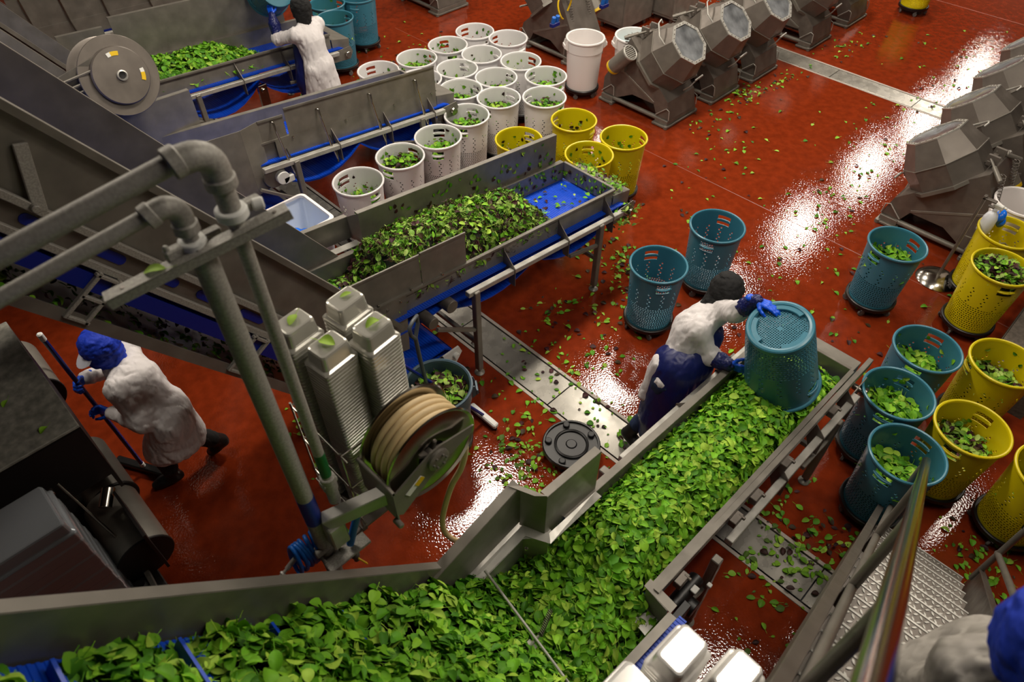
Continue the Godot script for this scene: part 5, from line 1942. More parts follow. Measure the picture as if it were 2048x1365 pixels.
	mb.box(V(-0.76, 2.19, -3.62), V(1.36, 0.02, 1.06), Basis.IDENTITY, 0.004)
	part("top_plate", mb, M.machine_plate, o)
	mb = MB.new(base)
	mb.plate([V(-1.4, 1.75, -3.10), V(-0.09, 1.75, -3.10), V(-0.09, 2.17, -3.10), V(-1.4, 2.17, -3.10)], 0.02)
	mb.plate([V(-0.09, 1.6, -4.14), V(-0.09, 2.17, -4.14), V(-0.09, 2.17, -3.10), V(-0.09, 1.6, -3.10)], 0.02)
	mb.plate([V(-0.14, 1.35, -3.0), V(-0.14, 1.72, -3.0), V(-0.14, 1.72, -2.62), V(-0.14, 1.35, -2.62)], 0.015)
	part("side_panel", mb, M.machine_dark, o)
	for q in [[-0.17, 1.42, -3.66, -3.20, 0.135], [-0.20, 1.42, -3.18, -2.72, 0.15], [-0.20, 1.5, -4.70, -4.22, 0.16]]:
		mb = MB.new(base)
		mb.cyl(V(q[0], q[1], q[2]), V(q[0], q[1], q[3]), q[4], 36, 0.004)
		part("drum", mb, M.steel, o)
		mb = MB.new(base)
		mb.cyl(V(q[0], q[1], q[3] - 0.004), V(q[0], q[1], q[3] + 0.012), q[4] + 0.006, 36)
		part("drum_lid", mb, M.machine_dark, o)
	mb = MB.new(base)
	mb.box(V(-0.75, 1.22, -2.75), V(1.1, 0.06, 0.75))
	mb.box(V(-0.80, 0.62, -3.2), V(1.0, 1.2, 1.5))
	part("housing", mb, M.machine_dark, o)
	mb = MB.new(base)
	mb.bar(V(-0.22, 1.32, -3.05), V(-0.28, 1.28, -2.32), 0.03, 0.04)
	mb.bar(V(-0.30, 1.30, -2.40), V(-1.2, 1.30, -2.30), 0.035, 0.035)
	mb.bar(V(-0.28, 0.0, -2.36), V(-0.28, 1.30, -2.36), 0.035, 0.035, Vector3.RIGHT)
	mb.bar(V(-0.08, 0.0, -2.55), V(-0.20, 1.25, -2.5), 0.03, 0.03, Vector3.RIGHT)
	part("frame_tube", mb, M.steel, o)
	mb = MB.new(base)
	for i in 5:
		mb.box(V(-0.40 - 0.03 * i, 1.28, -2.75 + 0.035 * i), V(0.022, 0.05, 0.014))
		mb.cyl(V(-0.34 - 0.05 * i, 1.25, -2.86), V(-0.34 - 0.05 * i, 1.33, -2.86), 0.010, 8)
	part("valve_row", mb, M.steel_polished, o)
	mb = MB.new(base)
	mb.lathe([Vector2(0.0001, 0.0), Vector2(0.05, 0.0), Vector2(0.052, 0.03), Vector2(0.03, 0.05), Vector2(0.0001, 0.05)], 18, Transform3D(Basis.IDENTITY, V(-0.31, 1.27, -2.66)))
	part("regulator", mb, M.rubber, o)
	mb = MB.new(base)
	mb.cyl(V(-0.37, 1.26, -2.46), V(-0.39, 1.33, -2.45), 0.03, 14)
	part("red_knob", mb, M.red, o, "red knob")
	mb = MB.new(base)
	mb.box(V(-0.31, 1.28, -2.50), V(0.05, 0.06, 0.06), Basis(UP, 0.4), 0.008); mb.cyl(V(-0.29, 1.25, -2.44), V(-0.29, 1.34, -2.44), 0.018, 12)
	part("cylinder_block", mb, M.can_white, o)
	mb = MB.new(base)
	mb.tube([V(-0.33, 1.27, -2.60), V(-0.27, 1.31, -2.57), V(-0.24, 1.27, -2.55)], 0.007, 6)
	part("air_line", mb, M.yellow, o)
	mb = MB.new(base)
	mb.tube([V(-0.32, 1.95, -3.05), V(-0.26, 1.55, -2.85), V(-0.24, 1.38, -2.78)], 0.008, 8)
	mb.box(V(-0.50, 1.95, -3.02), V(0.30, 0.03, 0.04), Basis.IDENTITY, 0.006)
	part("linkage", mb, M.steel_polished, o)
	mb = MB.new(base)
	mb.box(V(-0.62, 1.93, -3.0), V(0.06, 0.05, 0.05), Basis.IDENTITY, 0.012)
	part("blue_fitting", mb, M.hose_blue, o)
	mb = MB.new(base)
	mb.cyl(V(-0.15, 1.70, -3.06), V(-0.22, 1.66, -2.98), 0.035, 16)
	part("sensor", mb, M.steel_polished, o)
	tray_stack(V(-0.56, 1.27, -2.72), 0.93, 0.22, 0.16, 6, "tray_film", "large clear plastic tray block inside the dark packing machine at the left edge", 0.0)

	# stair down from the platform
	base = V(3.95, 0, 0.465)
	o = thing("steel_stair", "steep steel stair with diamond plate treads and tube handrails, lower right corner", "stair", base)
	var lug := MB.new()
	var alt := 0
	for i in 21:
		for j in 6:
			alt = (i + j) % 2
			var c := V(-0.085 + 0.034 * j, 0.0045, -0.30 + 0.030 * i)
			var bs := Basis(UP, PI / 4 if alt else -PI / 4)
			lug.plate([c + bs * V(-0.014, 0, 0), c + bs * V(-0.005, 0.0, 0.005), c + bs * V(0.005, 0.0, 0.005), c + bs * V(0.014, 0, 0), c + bs * V(0.005, 0.0, -0.005), c + bs * V(-0.005, 0.0, -0.005)], 0.006)
	var lugm := lug.mesh()
	mb = MB.new()
	mb.box(V(0, 0, 0), V(0.225, 0.006, 0.66), Basis.IDENTITY, 0.0015)
	mb.box(V(0.11, -0.018, 0), V(0.005, 0.035, 0.66), Basis.IDENTITY, 0.001)
	mb.box(V(0, -0.02, 0.327), V(0.2, 0.035, 0.005), Basis.IDENTITY, 0.001)
	var trm := mb.mesh()
	mb = MB.new()
	mb.box(V(0.108, 0.004, 0), V(0.012, 0.006, 0.66), Basis.IDENTITY, 0.002)
	var nosm := mb.mesh()
	for k in 17:
		var t := part("tread", trm, M.steel_dark, o)
		t.position = V(-0.195 * k - 0.09, 0.14 + 0.18 * k, 0)
		var lg := part("raised_pattern", lugm, M.steel_bright, t)
		lg.set_meta("kind", "stuff")
		part("nosing", nosm, M.steel_bright, t)
	for z in [0.085, 0.84]:
		mb = MB.new(base)
		mb.plate([V(4.02, 0.0, z), V(4.02, 0.28, z), V(0.75, 3.36, z), V(0.55, 3.30, z), V(0.55, 3.05, z), V(3.75, 0.0, z)], 0.012)
		mb.bar(V(4.02, 0.285, z), V(0.75, 3.365, z), 0.045, 0.012)
		part("stringer", mb, M.steel_dark, o)
	for e in [[0.14, 0.22], [0.83, 0.41]]:
		var z: float = e[0]
		mb = MB.new(base)
		mb.tube([V(3.98, 0.93, z), V(3.99, 0.985, z), V(3.93, 1.03, z), V(0.62, 4.06, z), V(0.30, 4.35, z)], 0.028, 18)
		part("handrail", mb, M.steel_polished, o)
		mb = MB.new(base)
		mb.tube([V(4.0, 0.14 + e[1], z), V(0.55, 0.14 + e[1] + 3.16, z)], 0.021, 14)
		part("mid_rail", mb, M.steel, o)
		for x in [3.97, 2.9, 1.9, 0.95]:
			mb = MB.new(base)
			var y: float = 0.20 + 0.92 * (4.02 - x)
			mb.tube([V(x, y - 0.05, z), V(x, y + 0.74, z)], 0.021, 14)
			part("rail_post", mb, M.steel, o)


# ---------------------------------------------------------------- leaves on the floor
func build_floor_leaves() -> void:
	var zones := [
		[3.2, -2.6, 0.9, 1.0, 100], [3.9, -3.0, 0.7, 0.5, 60], [4.9, -3.0, 0.5, 0.5, 60], [2.4, -2.3, 0.35, 0.45, 70], [3.2, -1.9, 0.3, 0.9, 60],
		[3.3, -0.2, 0.35, 0.35, 60], [3.7, 0.1, 0.35, 0.35, 80], [2.9, -0.1, 0.5, 0.35, 25], [4.3, 0.9, 0.4, 0.35, 60], [3.4, -0.5, 0.5, 0.25, 40], [4.6, 1.0, 0.5, 0.4, 40],
		[5.6, -1.1, 0.9, 0.7, 45], [5.0, -1.6, 0.8, 0.5, 25], [6.0, -2.2, 1.5, 0.6, 18], [6.9, -1.4, 0.6, 0.5, 26], [7.4, -2.2, 0.9, 0.4, 30], [8.6, -2.2, 1.4, 0.35, 40],
		[8.3, -4.40, 0.5, 0.25, 26], [9.3, -4.42, 0.5, 0.3, 36], [10.3, -4.35, 0.6, 0.3, 30], [12.0, -4.2, 0.8, 0.3, 40], [7.9, -3.6, 1.2, 0.7, 40],
		[11.5, -2.6, 2.5, 0.8, 70], [6.5, -3.5, 1.0, 0.7, 20], [6.6, -9.0, 0.9, 0.9, 60], [7.2, -8.4, 0.8, 0.8, 60], [5.3, -8.9, 0.6, 0.4, 40], [1.35, -3.6, 0.12, 0.45, 90], [2.2, -5.0, 0.5, 0.6, 24],
		[5.1, -3.5, 0.25, 0.4, 60], [2.5, -3.3, 0.5, 0.3, 30],
	]
	var all: Array = []
	for q in zones:
		for i in q[4]:
			var p := V(q[0] + rng.randfn(0.0, 0.55) * q[2], 0.006, q[1] + rng.randfn(0.0, 0.55) * q[3])
			all.append(p)
	# clumps
	for q in [[2.55, -2.45, 40, 0.16], [2.35, -2.1, 14, 0.12], [4.0, -3.25, 26, 0.2], [3.35, -0.15, 26, 0.14], [3.85, 0.25, 30, 0.2], [9.35, -4.60, 46, 0.14], [4.95, -3.1, 40, 0.22], [1.35, -3.2, 60, 0.2]]:
		for i in q[2]:
			all.append(V(q[0] + rng.randfn(0.0, q[3]), 0.008 + rng.randf() * 0.05, q[1] + rng.randfn(0.0, q[3])))
	var eye := V(0, 5.15, 0)
	all.sort_custom(func(a: Vector3, b: Vector3) -> bool: return a.distance_squared_to(eye) < b.distance_squared_to(eye))
	var mats: Array = []
	for c in [[0.13, 0.30, 0.014], [0.19, 0.38, 0.025], [0.09, 0.22, 0.012], [0.27, 0.42, 0.05], [0.035, 0.012, 0.012], [0.06, 0.12, 0.012]]:
		var m: StandardMaterial3D = M.leaf.duplicate()
		m.vertex_color_use_as_albedo = false
		m.albedo_color = Color(c[0], c[1], c[2]).linear_to_srgb()
		mats.append(m)
	var xs: Array = []
	var cs: Array = []
	for i in all.size():
		var t := leaf_xf(all[i], UP, 0.058 if rng.randf() < 0.65 else 0.032, 0.16)
		if i < 290:
			var k: int = [0, 0, 1, 1, 2, 2, 3, 5, 5, 4][rng.randi() % 10]
			var o := MeshInstance3D.new()
			o.name = numbered("loose_leaf")
			o.mesh = leaf_mesh
			o.material_override = mats[k]
			add_child(o)
			o.transform = t
			tag(o, "small wilted dark red leaf fallen on the wet red floor" if k == 4 else "single green leaf fallen on the wet red floor", "leaf", "dark red leaves lying on the red floor" if k == 4 else "green leaves lying on the red floor")
		else:
			xs.append(t); cs.append(leaf_color("mix"))
	var mm := multi("scattered_leaves", leaf_mesh, xs, cs, self)
	tag(mm, "small leaves scattered over the farther parts of the wet red floor", "leaves")
	# a few lying on the pipe, rack and machine
	for q in [[0.783, 3.175, -1.792, "fresh green leaf lying on the front left tray stack"], [0.748, 3.198, -1.966, "fresh green leaf lying on the back left tray stack"], [0.974, 3.209, -1.926, "fresh green leaf lying on the back right tray stack"], [0.963, 3.186, -1.740, "fresh green leaf lying on the front right tray stack"], [0.31, 3.93, -1.64, "fresh green leaf caught on the slanting crossbar"], [-0.22, 2.205, -3.18, "green leaf lying near the corner of the grey machine plate"], [-0.30, 2.205, -3.5, "green leaf lying further back on the grey machine plate"]]:
		var o := MeshInstance3D.new()
		o.name = numbered("loose_leaf")
		o.mesh = leaf_mesh
		o.material_override = mats[3 if q[1] > 2.5 else 1]
		add_child(o)
		o.transform = leaf_xf(V(q[0], q[1], q[2]), UP, 0.055, 0.1)
		tag(o, q[3], "leaf")


# ---------------------------------------------------------------- people
# Surface nets over tapered capsules joined by a smooth minimum.
# bone: [a, b, radius a, radius b] or [a, b, ra, rb, axis, squash]; cuts: [centre, radius]
func blob(bones: Array, cell: float, k: float, amp := 0.0, base := Vector3.ZERO, cuts: Array = [], stretch := Vector3.ONE) -> ArrayMesh:
	var lo := Vector3.ONE * 1e9
	var hi := -lo
	for b in bones:
		var r := maxf(b[2], b[3]) + 2.0 * k + 2.0 * cell + amp
		lo = lo.min(b[0] - Vector3.ONE * r).min(b[1] - Vector3.ONE * r)
		hi = hi.max(b[0] + Vector3.ONE * r).max(b[1] + Vector3.ONE * r)
	var nx := int((hi.x - lo.x) / cell) + 2
	var ny := int((hi.y - lo.y) / cell) + 2
	var nz := int((hi.z - lo.z) / cell) + 2
	var f := PackedFloat32Array()
	f.resize(nx * ny * nz)
	var ik := 1.0 / k
	for b in bones:
		var a: Vector3 = b[0]
		var ab: Vector3 = b[1] - a
		var l2 := maxf(ab.length_squared(), 1e-9)
		var ra: float = b[2]
		var rb: float = b[3]
		var r := maxf(ra, rb) + 2.0 * k + 2.0 * cell
		var bl: Vector3 = a.min(b[1]) - Vector3.ONE * r
		var bh: Vector3 = a.max(b[1]) + Vector3.ONE * r
		var sq: bool = b.size() > 4
		var ax: Vector3 = b[4] if sq else Vector3.UP
		var sf: float = b[5] - 1.0 if sq else 0.0
		for i in range(maxi(0, int((bl.x - lo.x) / cell)), mini(nx, int((bh.x - lo.x) / cell) + 1)):
			for j in range(maxi(0, int((bl.y - lo.y) / cell)), mini(ny, int((bh.y - lo.y) / cell) + 1)):
				var row := (i * ny + j) * nz
				for m in range(maxi(0, int((bl.z - lo.z) / cell)), mini(nz, int((bh.z - lo.z) / cell) + 1)):
					var v := Vector3(lo.x + i * cell, lo.y + j * cell, lo.z + m * cell) - a
					var t := clampf(v.dot(ab) / l2, 0.0, 1.0)
					v -= ab * t
					if sq: v += ax * (v.dot(ax) * sf)
					var d := (v.length() - ra - (rb - ra) * t) * ik
					if d < 4.0: f[row + m] += exp(-maxf(d, -40.0))
	for i in f.size():
		f[i] = -k * log(f[i]) if f[i] > 0.0 else 6.0 * k
	if amp > 0.0 or cuts.size():
		for i in nx:
			for j in ny:
				for m in nz:
					var q := (i * ny + j) * nz + m
					if f[q] > 3.0 * cell or f[q] < -3.0 * cell and cuts.is_empty(): continue
					var p := lo + Vector3(i, j, m) * cell
					if amp > 0.0: f[q] += amp * wrinkle.get_noise_3dv(p * stretch)
					for c in cuts: f[q] = maxf(f[q], c[1] - p.distance_to(c[0]))
	var id := PackedInt32Array()
	id.resize(nx * ny * nz)
	id.fill(-1)
	var vs := PackedVector3Array()
	var ns := PackedVector3Array()
	var ix := PackedInt32Array()
	var sy := nz
	var sx := ny * nz
	for i in nx - 1:
		for j in ny - 1:
			var q := (i * ny + j) * nz
			for m in nz - 1:
				var c := q + m
				var a0 := f[c]
				var a1 := f[c + 1]
				var a2 := f[c + sy]
				var a3 := f[c + sy + 1]
				var a4 := f[c + sx]
				var a5 := f[c + sx + 1]
				var a6 := f[c + sx + sy]
				var a7 := f[c + sx + sy + 1]
				var s := int(a0 < 0.0) + int(a1 < 0.0) + int(a2 < 0.0) + int(a3 < 0.0) + int(a4 < 0.0) + int(a5 < 0.0) + int(a6 < 0.0) + int(a7 < 0.0)
				if s == 0 or s == 8: continue
				var sum := Vector3.ZERO
				var n := 0
				if (a0 < 0.0) != (a1 < 0.0): sum += Vector3(0, 0, a0 / (a0 - a1)); n += 1
				if (a2 < 0.0) != (a3 < 0.0): sum += Vector3(0, 1, a2 / (a2 - a3)); n += 1
				if (a4 < 0.0) != (a5 < 0.0): sum += Vector3(1, 0, a4 / (a4 - a5)); n += 1
				if (a6 < 0.0) != (a7 < 0.0): sum += Vector3(1, 1, a6 / (a6 - a7)); n += 1
				if (a0 < 0.0) != (a2 < 0.0): sum += Vector3(0, a0 / (a0 - a2), 0); n += 1
				if (a1 < 0.0) != (a3 < 0.0): sum += Vector3(0, a1 / (a1 - a3), 1); n += 1
				if (a4 < 0.0) != (a6 < 0.0): sum += Vector3(1, a4 / (a4 - a6), 0); n += 1
				if (a5 < 0.0) != (a7 < 0.0): sum += Vector3(1, a5 / (a5 - a7), 1); n += 1
				if (a0 < 0.0) != (a4 < 0.0): sum += Vector3(a0 / (a0 - a4), 0, 0); n += 1
				if (a1 < 0.0) != (a5 < 0.0): sum += Vector3(a1 / (a1 - a5), 0, 1); n += 1
				if (a2 < 0.0) != (a6 < 0.0): sum += Vector3(a2 / (a2 - a6), 1, 0); n += 1
				if (a3 < 0.0) != (a7 < 0.0): sum += Vector3(a3 / (a3 - a7), 1, 1); n += 1
				id[c] = vs.size()
				vs.append(lo + (Vector3(i, j, m) + sum / n) * cell - base)
				ns.append(Vector3(a4 + a5 + a6 + a7 - a0 - a1 - a2 - a3, a2 + a3 + a6 + a7 - a0 - a1 - a4 - a5, a1 + a3 + a5 + a7 - a0 - a2 - a4 - a6).normalized())
	for i in range(1, nx - 1):
		for j in range(1, ny - 1):
			var q := (i * ny + j) * nz
			for m in range(1, nz - 1):
				var c := q + m
				if id[c] < 0 and id[c - 1] < 0 and id[c - sy] < 0 and id[c - sx] < 0: continue
				var inside := f[c] < 0.0
				for e in [[sx, sy, 1], [sy, 1, sx], [1, sx, sy]]:
					if (f[c + e[0]] < 0.0) == inside: continue
					var p0 := id[c]
					var p1 := id[c - e[1]]
					var p2 := id[c - e[1] - e[2]]
					var p3 := id[c - e[2]]
					if p0 < 0 or p1 < 0 or p2 < 0 or p3 < 0: continue
					if inside: ix.append_array([p0, p2, p1, p0, p3, p2])
					else: ix.append_array([p0, p1, p2, p0, p2, p3])
	var arr := []
	arr.resize(Mesh.ARRAY_MAX)
	arr[Mesh.ARRAY_VERTEX] = vs
	arr[Mesh.ARRAY_NORMAL] = ns
	arr[Mesh.ARRAY_INDEX] = ix
	var am := ArrayMesh.new()
	am.add_surface_from_arrays(Mesh.PRIMITIVE_TRIANGLES, arr)
	return am


# a gloved hand: w wrist, d towards the fingers, pn out of the palm, side +1 / -1 puts the thumb, curl in radians per joint
func hand(o: Node3D, w: Vector3, d: Vector3, pn: Vector3, side: float, curl: float, m: Material) -> void:
	d = d.normalized()
	pn = (pn - d * pn.dot(d)).normalized()
	var s := d.cross(pn) * side
	var bones: Array = [[w - d * 0.05, w + d * 0.01, 0.034, 0.030, pn, 1.3]]
	for i in 4:
		var off := (i - 1.5) * 0.0205
		var kn := w + d * (0.088 - 0.006 * absf(i - 1.2)) + s * off
		bones.append([w + d * 0.012 + s * off * 0.7, kn, 0.0155, 0.0125])
		var p := kn
		var dd := d.rotated(s.normalized(), 0.0)
		var ax := d.cross(pn).normalized()
		dd = (dd + s * off * 1.6).normalized()
		var L: float = [0.040, 0.045, 0.042, 0.033][i]
		for q in 3:
			dd = dd.rotated(ax, curl * (0.8 if q == 0 else 1.0))
			var e: Vector3 = p + dd * L * [1.0, 0.68, 0.52][q]
			bones.append([p, e, 0.0108 - 0.0006 * q, 0.0102 - 0.0008 * q])
			p = e
	var t0 := w + d * 0.022 - s * 0.026
	var t1 := t0 + (d * 0.6 - s * 0.75 + pn * 0.45).normalized() * 0.042
	var t2 := t1 + (d * 0.85 - s * 0.25 + pn * 0.5).normalized() * 0.034
	var t3 := t2 + (d * 0.8 + pn * 0.6).normalized() * 0.028
	bones += [[t0, t1, 0.016, 0.0125], [t1, t2, 0.0122, 0.011], [t2, t3, 0.011, 0.0095]]
	part("glove", blob(bones, 0.0045, 0.0035, 0.0, o.position), m, o)


# bones of the bare body
func body_bones(j: Dictionary) -> Array:
	var f: Vector3 = j.face
	var r: Array = [
		[j.hip, j.chest, 0.135, 0.145, f, 1.35], [j.chest, j.neck, 0.14, 0.075, f, 1.25], [j.neck, j.head - f * 0.02, 0.055, 0.058],
		[j.head + UP * 0.02, j.head - UP * 0.035 + f * 0.025, 0.092, 0.066], [j.head + f * 0.088 - UP * 0.01, j.head + f * 0.102 - UP * 0.032, 0.010, 0.015],
		[j.head + f * 0.06 - UP * 0.075, j.head + f * 0.078 - UP * 0.088, 0.028, 0.022],
	]
	var lat: Vector3 = f.cross(UP).normalized()
	for s in [-1.0, 1.0]: r.append([j.head + lat * 0.088 * s + UP * 0.012, j.head + lat * 0.092 * s - UP * 0.028, 0.014, 0.010])
	for s in ["l", "r"]:
		r += [[j.chest.lerp(j[s + "_sh"], 0.6), j[s + "_sh"], 0.075, 0.06], [j[s + "_sh"], j[s + "_el"], 0.052, 0.040], [j[s + "_el"], j[s + "_wr"], 0.040, 0.028]]
		r += [[j.hip.lerp(j[s + "_hp"], 0.7), j[s + "_kn"], 0.088, 0.058], [j[s + "_kn"], j[s + "_an"], 0.056, 0.038], [j[s + "_an"], j[s + "_to"], 0.042, 0.032]]
	return r


func boots(o: Node3D, j: Dictionary) -> void:
	for s in ["l", "r"]:
		var an: Vector3 = j[s + "_an"]
		var to: Vector3 = j[s + "_to"]
		var kn: Vector3 = j[s + "_kn"]
		var dn: Vector3 = (to - an).normalized()
		var heel := an - V(dn.x, 0, dn.z) * 0.045 - UP * 0.035
		part("boot", blob([[an.lerp(kn, 0.62), an, 0.070, 0.055], [an - UP * 0.02, to.lerp(an, 0.35), 0.052, 0.048, UP, 1.1], [to.lerp(an, 0.35), to, 0.048, 0.040, UP, 1.2], [heel, to, 0.030, 0.028]], 0.011, 0.012, 0.0, o.position), M.rubber, o)


func trousers(o: Node3D, j: Dictionary, m: Material) -> void:
	var b: Array = [[j.hip, j.hip - UP * 0.05, 0.15, 0.14]]
	for s in ["l", "r"]:
		b += [[j[s + "_hp"], j[s + "_kn"], 0.098, 0.078], [j[s + "_kn"], j[s + "_an"].lerp(j[s + "_kn"], 0.35), 0.08, 0.075]]
	part("trousers", blob(b, 0.017, 0.02, 0.008, o.position, [], V(14, 5, 14)), m, o)


func hood(o: Node3D, j: Dictionary, m: Material, wide := 1.0) -> void:
	var f: Vector3 = j.face
	var back: Vector3 = (j.neck - j.head).normalized()
	part("hood", blob([[j.head + UP * 0.025 - f * 0.012, j.head - UP * 0.01 - f * 0.01, 0.132 * wide, 0.126 * wide], [j.head + back * 0.07 - f * 0.01, j.neck + back * 0.02, 0.105 * wide, 0.09 * wide]], 0.0095, 0.014, 0.011, o.position, [[j.head + f * 0.165 - UP * 0.05, 0.105]], V(9, 14, 9)), m, o)


func coat(o: Node3D, j: Dictionary, m: Material, hem: float, sleeve := 1.0, flare := 0.06, hipr := 0.135) -> void:
	var f: Vector3 = j.facing
	var b: Array = [[j.hip, j.chest, hipr + 0.037, 0.182, f, 1.2], [j.chest, j.neck - UP * 0.04, 0.182, 0.115, f, 1.15]]
	for s in ["l", "r"]:
		b += [[j.chest.lerp(j[s + "_sh"], 0.5) + UP * 0.02, j[s + "_sh"], 0.105, 0.086], [j[s + "_sh"], j[s + "_el"], 0.086, 0.074], [j[s + "_el"], j[s + "_el"].lerp(j[s + "_wr"], sleeve), 0.074, lerpf(0.074, 0.058, sleeve)]]
		var kn: Vector3 = j[s + "_hp"].lerp(j[s + "_kn"], hem)
		b.append([j[s + "_hp"] + UP * 0.03, kn, hipr, hipr - 0.005 + flare, f, 1.15])
	b.append([j.hip, ((j.l_hp + j.r_hp) / 2.0).lerp((j.l_kn + j.r_kn) / 2.0, hem), hipr + 0.03, hipr + 0.025 + flare])
	part("coat", blob(b, 0.0140, 0.022, 0.013, o.position, [], V(9, 3.5, 9)), m, o)


func fold_wind() -> void:
	wrinkle.seed = 4
	wrinkle.frequency = 1.0
	wrinkle.fractal_octaves = 3
	wrinkle.fractal_type = FastNoiseLite.FRACTAL_RIDGED
	lumps.seed = 9
	lumps.frequency = 0.1


func lateral(j: Dictionary, sw: float, hw: float) -> void:
	var lat: Vector3 = j.facing.cross(UP).normalized()
	if not j.has("r_sh"): j.r_sh = j.neck.lerp(j.chest, 0.35) + lat * sw
	if not j.has("l_sh"): j.l_sh = j.neck.lerp(j.chest, 0.35) - lat * sw
	j.r_hp = j.hip + lat * hw - UP * 0.04
	j.l_hp = j.hip - lat * hw - UP * 0.04


func build_people() -> void:
	var o: Node3D
	# the worker emptying a basket onto the spinach trough
	var j := {
		"hip": V(3.43, 0.92, -1.66), "chest": V(3.66, 1.22, -1.66), "neck": V(3.81, 1.39, -1.64), "head": V(3.93, 1.50, -1.60), "face": V(0.62, -0.55, 0.56).normalized(), "facing": V(0.25, 0, 0.97).normalized(),
		"r_sh": V(3.58, 1.34, -1.58), "l_sh": V(3.81, 1.42, -1.54), "l_el": V(3.71, 1.56, -1.405), "l_wr": V(3.685, 1.785, -1.275), "r_el": V(3.60, 1.13, -1.46), "r_wr": V(3.60, 1.17, -1.275),
		"r_kn": V(3.36, 0.50, -1.66), "r_an": V(3.25, 0.12, -1.80), "r_to": V(3.24, 0.045, -1.66), "l_kn": V(3.66, 0.50, -1.52), "l_an": V(3.74, 0.10, -1.62), "l_to": V(3.80, 0.04, -1.46),
	}
	lateral(j, 0.18, 0.10)
	o = thing("person", "worker in black hood, white coat and navy apron tipping a blue basket", "person", V(3.43, 0, -1.68))
	part("body", blob(body_bones(j), 0.014, 0.018, 0.0, o.position), M.skin, o)
	hood(o, j, M.black_cloth)
	coat(o, j, M.coat, 0.0, 0.55, 0.0, 0.095)
	part("coat_tail", blob([[V(3.37, 1.02, -1.72), V(3.29, 0.66, -1.75), 0.08, 0.06]], 0.014, 0.02, 0.012, o.position, [], V(9, 3.5, 9)), M.coat, o)
	trousers(o, j, M.jeans)
	boots(o, j)
	part("apron", blob([[V(3.46, 0.99, -1.63), V(3.33, 0.26, -1.62), 0.185, 0.13], [V(3.45, 0.86, -1.64), V(3.36, 0.45, -1.63), 0.18, 0.155], [V(3.60, 0.98, -1.60), V(3.44, 0.26, -1.59), 0.16, 0.13], [V(3.62, 0.95, -1.56), V(3.60, 0.30, -1.52), 0.15, 0.12], [V(3.60, 1.08, -1.55), V(3.70, 1.24, -1.54), 0.13, 0.11]], 0.015, 0.03, 0.010, o.position, [], V(7, 2.0, 7)), M.navy, o)
	for s in ["l", "r"]:
		var a: Vector3 = j[s + "_el"].lerp(j[s + "_wr"], 0.12)
		var b: Vector3 = j[s + "_wr"]
		part("sleeve_cover", blob([[a, a.lerp(b, 0.5), 0.066, 0.066], [a.lerp(b, 0.5), a.lerp(b, 0.84), 0.066, 0.052], [a.lerp(b, 0.9), b, 0.040, 0.046]], 0.009, 0.010, 0.009, o.position, [], V(26, 26, 26)), M.navy, o)
	hand(o, j.l_wr, V(0.1, 0.08, 0.95), V(0, -1, 0.1), 1.0, 0.22, M.glove)
	hand(o, j.r_wr, V(0.2, 0.1, 0.9), V(0.75, 0.1, 0.3), -1.0, 0.25, M.glove)
	# the basket he holds upside down
	var bk := thing("basket", "blue basket held upside down by the bending worker, base on top", "basket", V(3.585, 1.775, -1.035), "blue perforated baskets")
	var ax: Vector3 = (V(3.79, 1.08, -0.925) - bk.position).normalized()
	var side := ax.cross(V(0.3, 0, 1)).normalized()
	bk.basis = Basis(side, ax, side.cross(ax)).rotated(ax, 2.05)
	part("perforated_wall", basket_meshes.wall, M.basket_blue, bk)
	part("rim", basket_meshes.rim, M.basket_blue, bk)
	for k in 2:
		var h := part("handle", basket_meshes.handle, M.basket_blue, bk)
		h.rotation.y = PI * k
	# its base: a rolled edge, a recessed ring and a perforated disc
	var mb := MB.new()
	mb.lathe([Vector2(0.2225, 0.012), Vector2(0.221, 0.002), Vector2(0.214, -0.006), Vector2(0.200, -0.010), Vector2(0.186, -0.006), Vector2(0.182, 0.006), Vector2(0.180, 0.022)], 56)
	for q in [[0.3, 1.5], [2.4, 3.6], [4.5, 5.7]]:
		mb.lathe([Vector2(0.184, 0.0), Vector2(0.152, 0.0), Vector2(0.148, 0.004), Vector2(0.148, 0.022)], 14, Transform3D.IDENTITY, q[0], q[1])
		for e in [0, 1]:
			var d := V(cos(q[e]), 0, sin(q[e]))
			mb.quad(d * 0.184, d * 0.148, d * 0.148 + UP * 0.022, d * 0.184 + UP * 0.022)
	part("rolled_base", mb, M.basket_blue, bk)
	mb = MB.new()
	var st := 0.0145
	for i in range(-13, 13):
		for k in range(-13, 13):
			var c := V((i + 0.5) * st, 0.022, (k + 0.5) * st)
			var rr := Vector2(c.x, c.z).length()
			if rr > 0.182: continue
			var hh := st / 2
			var g := 0.0044 if rr > 0.012 and rr < 0.172 else 0.0
			if g == 0.0:
				mb.quad(c + V(-hh, 0, -hh), c + V(hh, 0, -hh), c + V(hh, 0, hh), c + V(-hh, 0, hh))
				continue
			for q in [[-hh, -hh, hh, -g], [-hh, g, hh, hh], [-hh, -g, -g, g], [g, -g, hh, g]]:
				mb.quad(c + V(q[0], 0, q[1]), c + V(q[2], 0, q[1]), c + V(q[2], 0, q[3]), c + V(q[0], 0, q[3]))
				mb.quad(c + V(q[0], 0.005, q[3]), c + V(q[2], 0.005, q[3]), c + V(q[2], 0.005, q[1]), c + V(q[0], 0.005, q[1]))
	part("perforated_base", mb, M.basket_blue, bk)

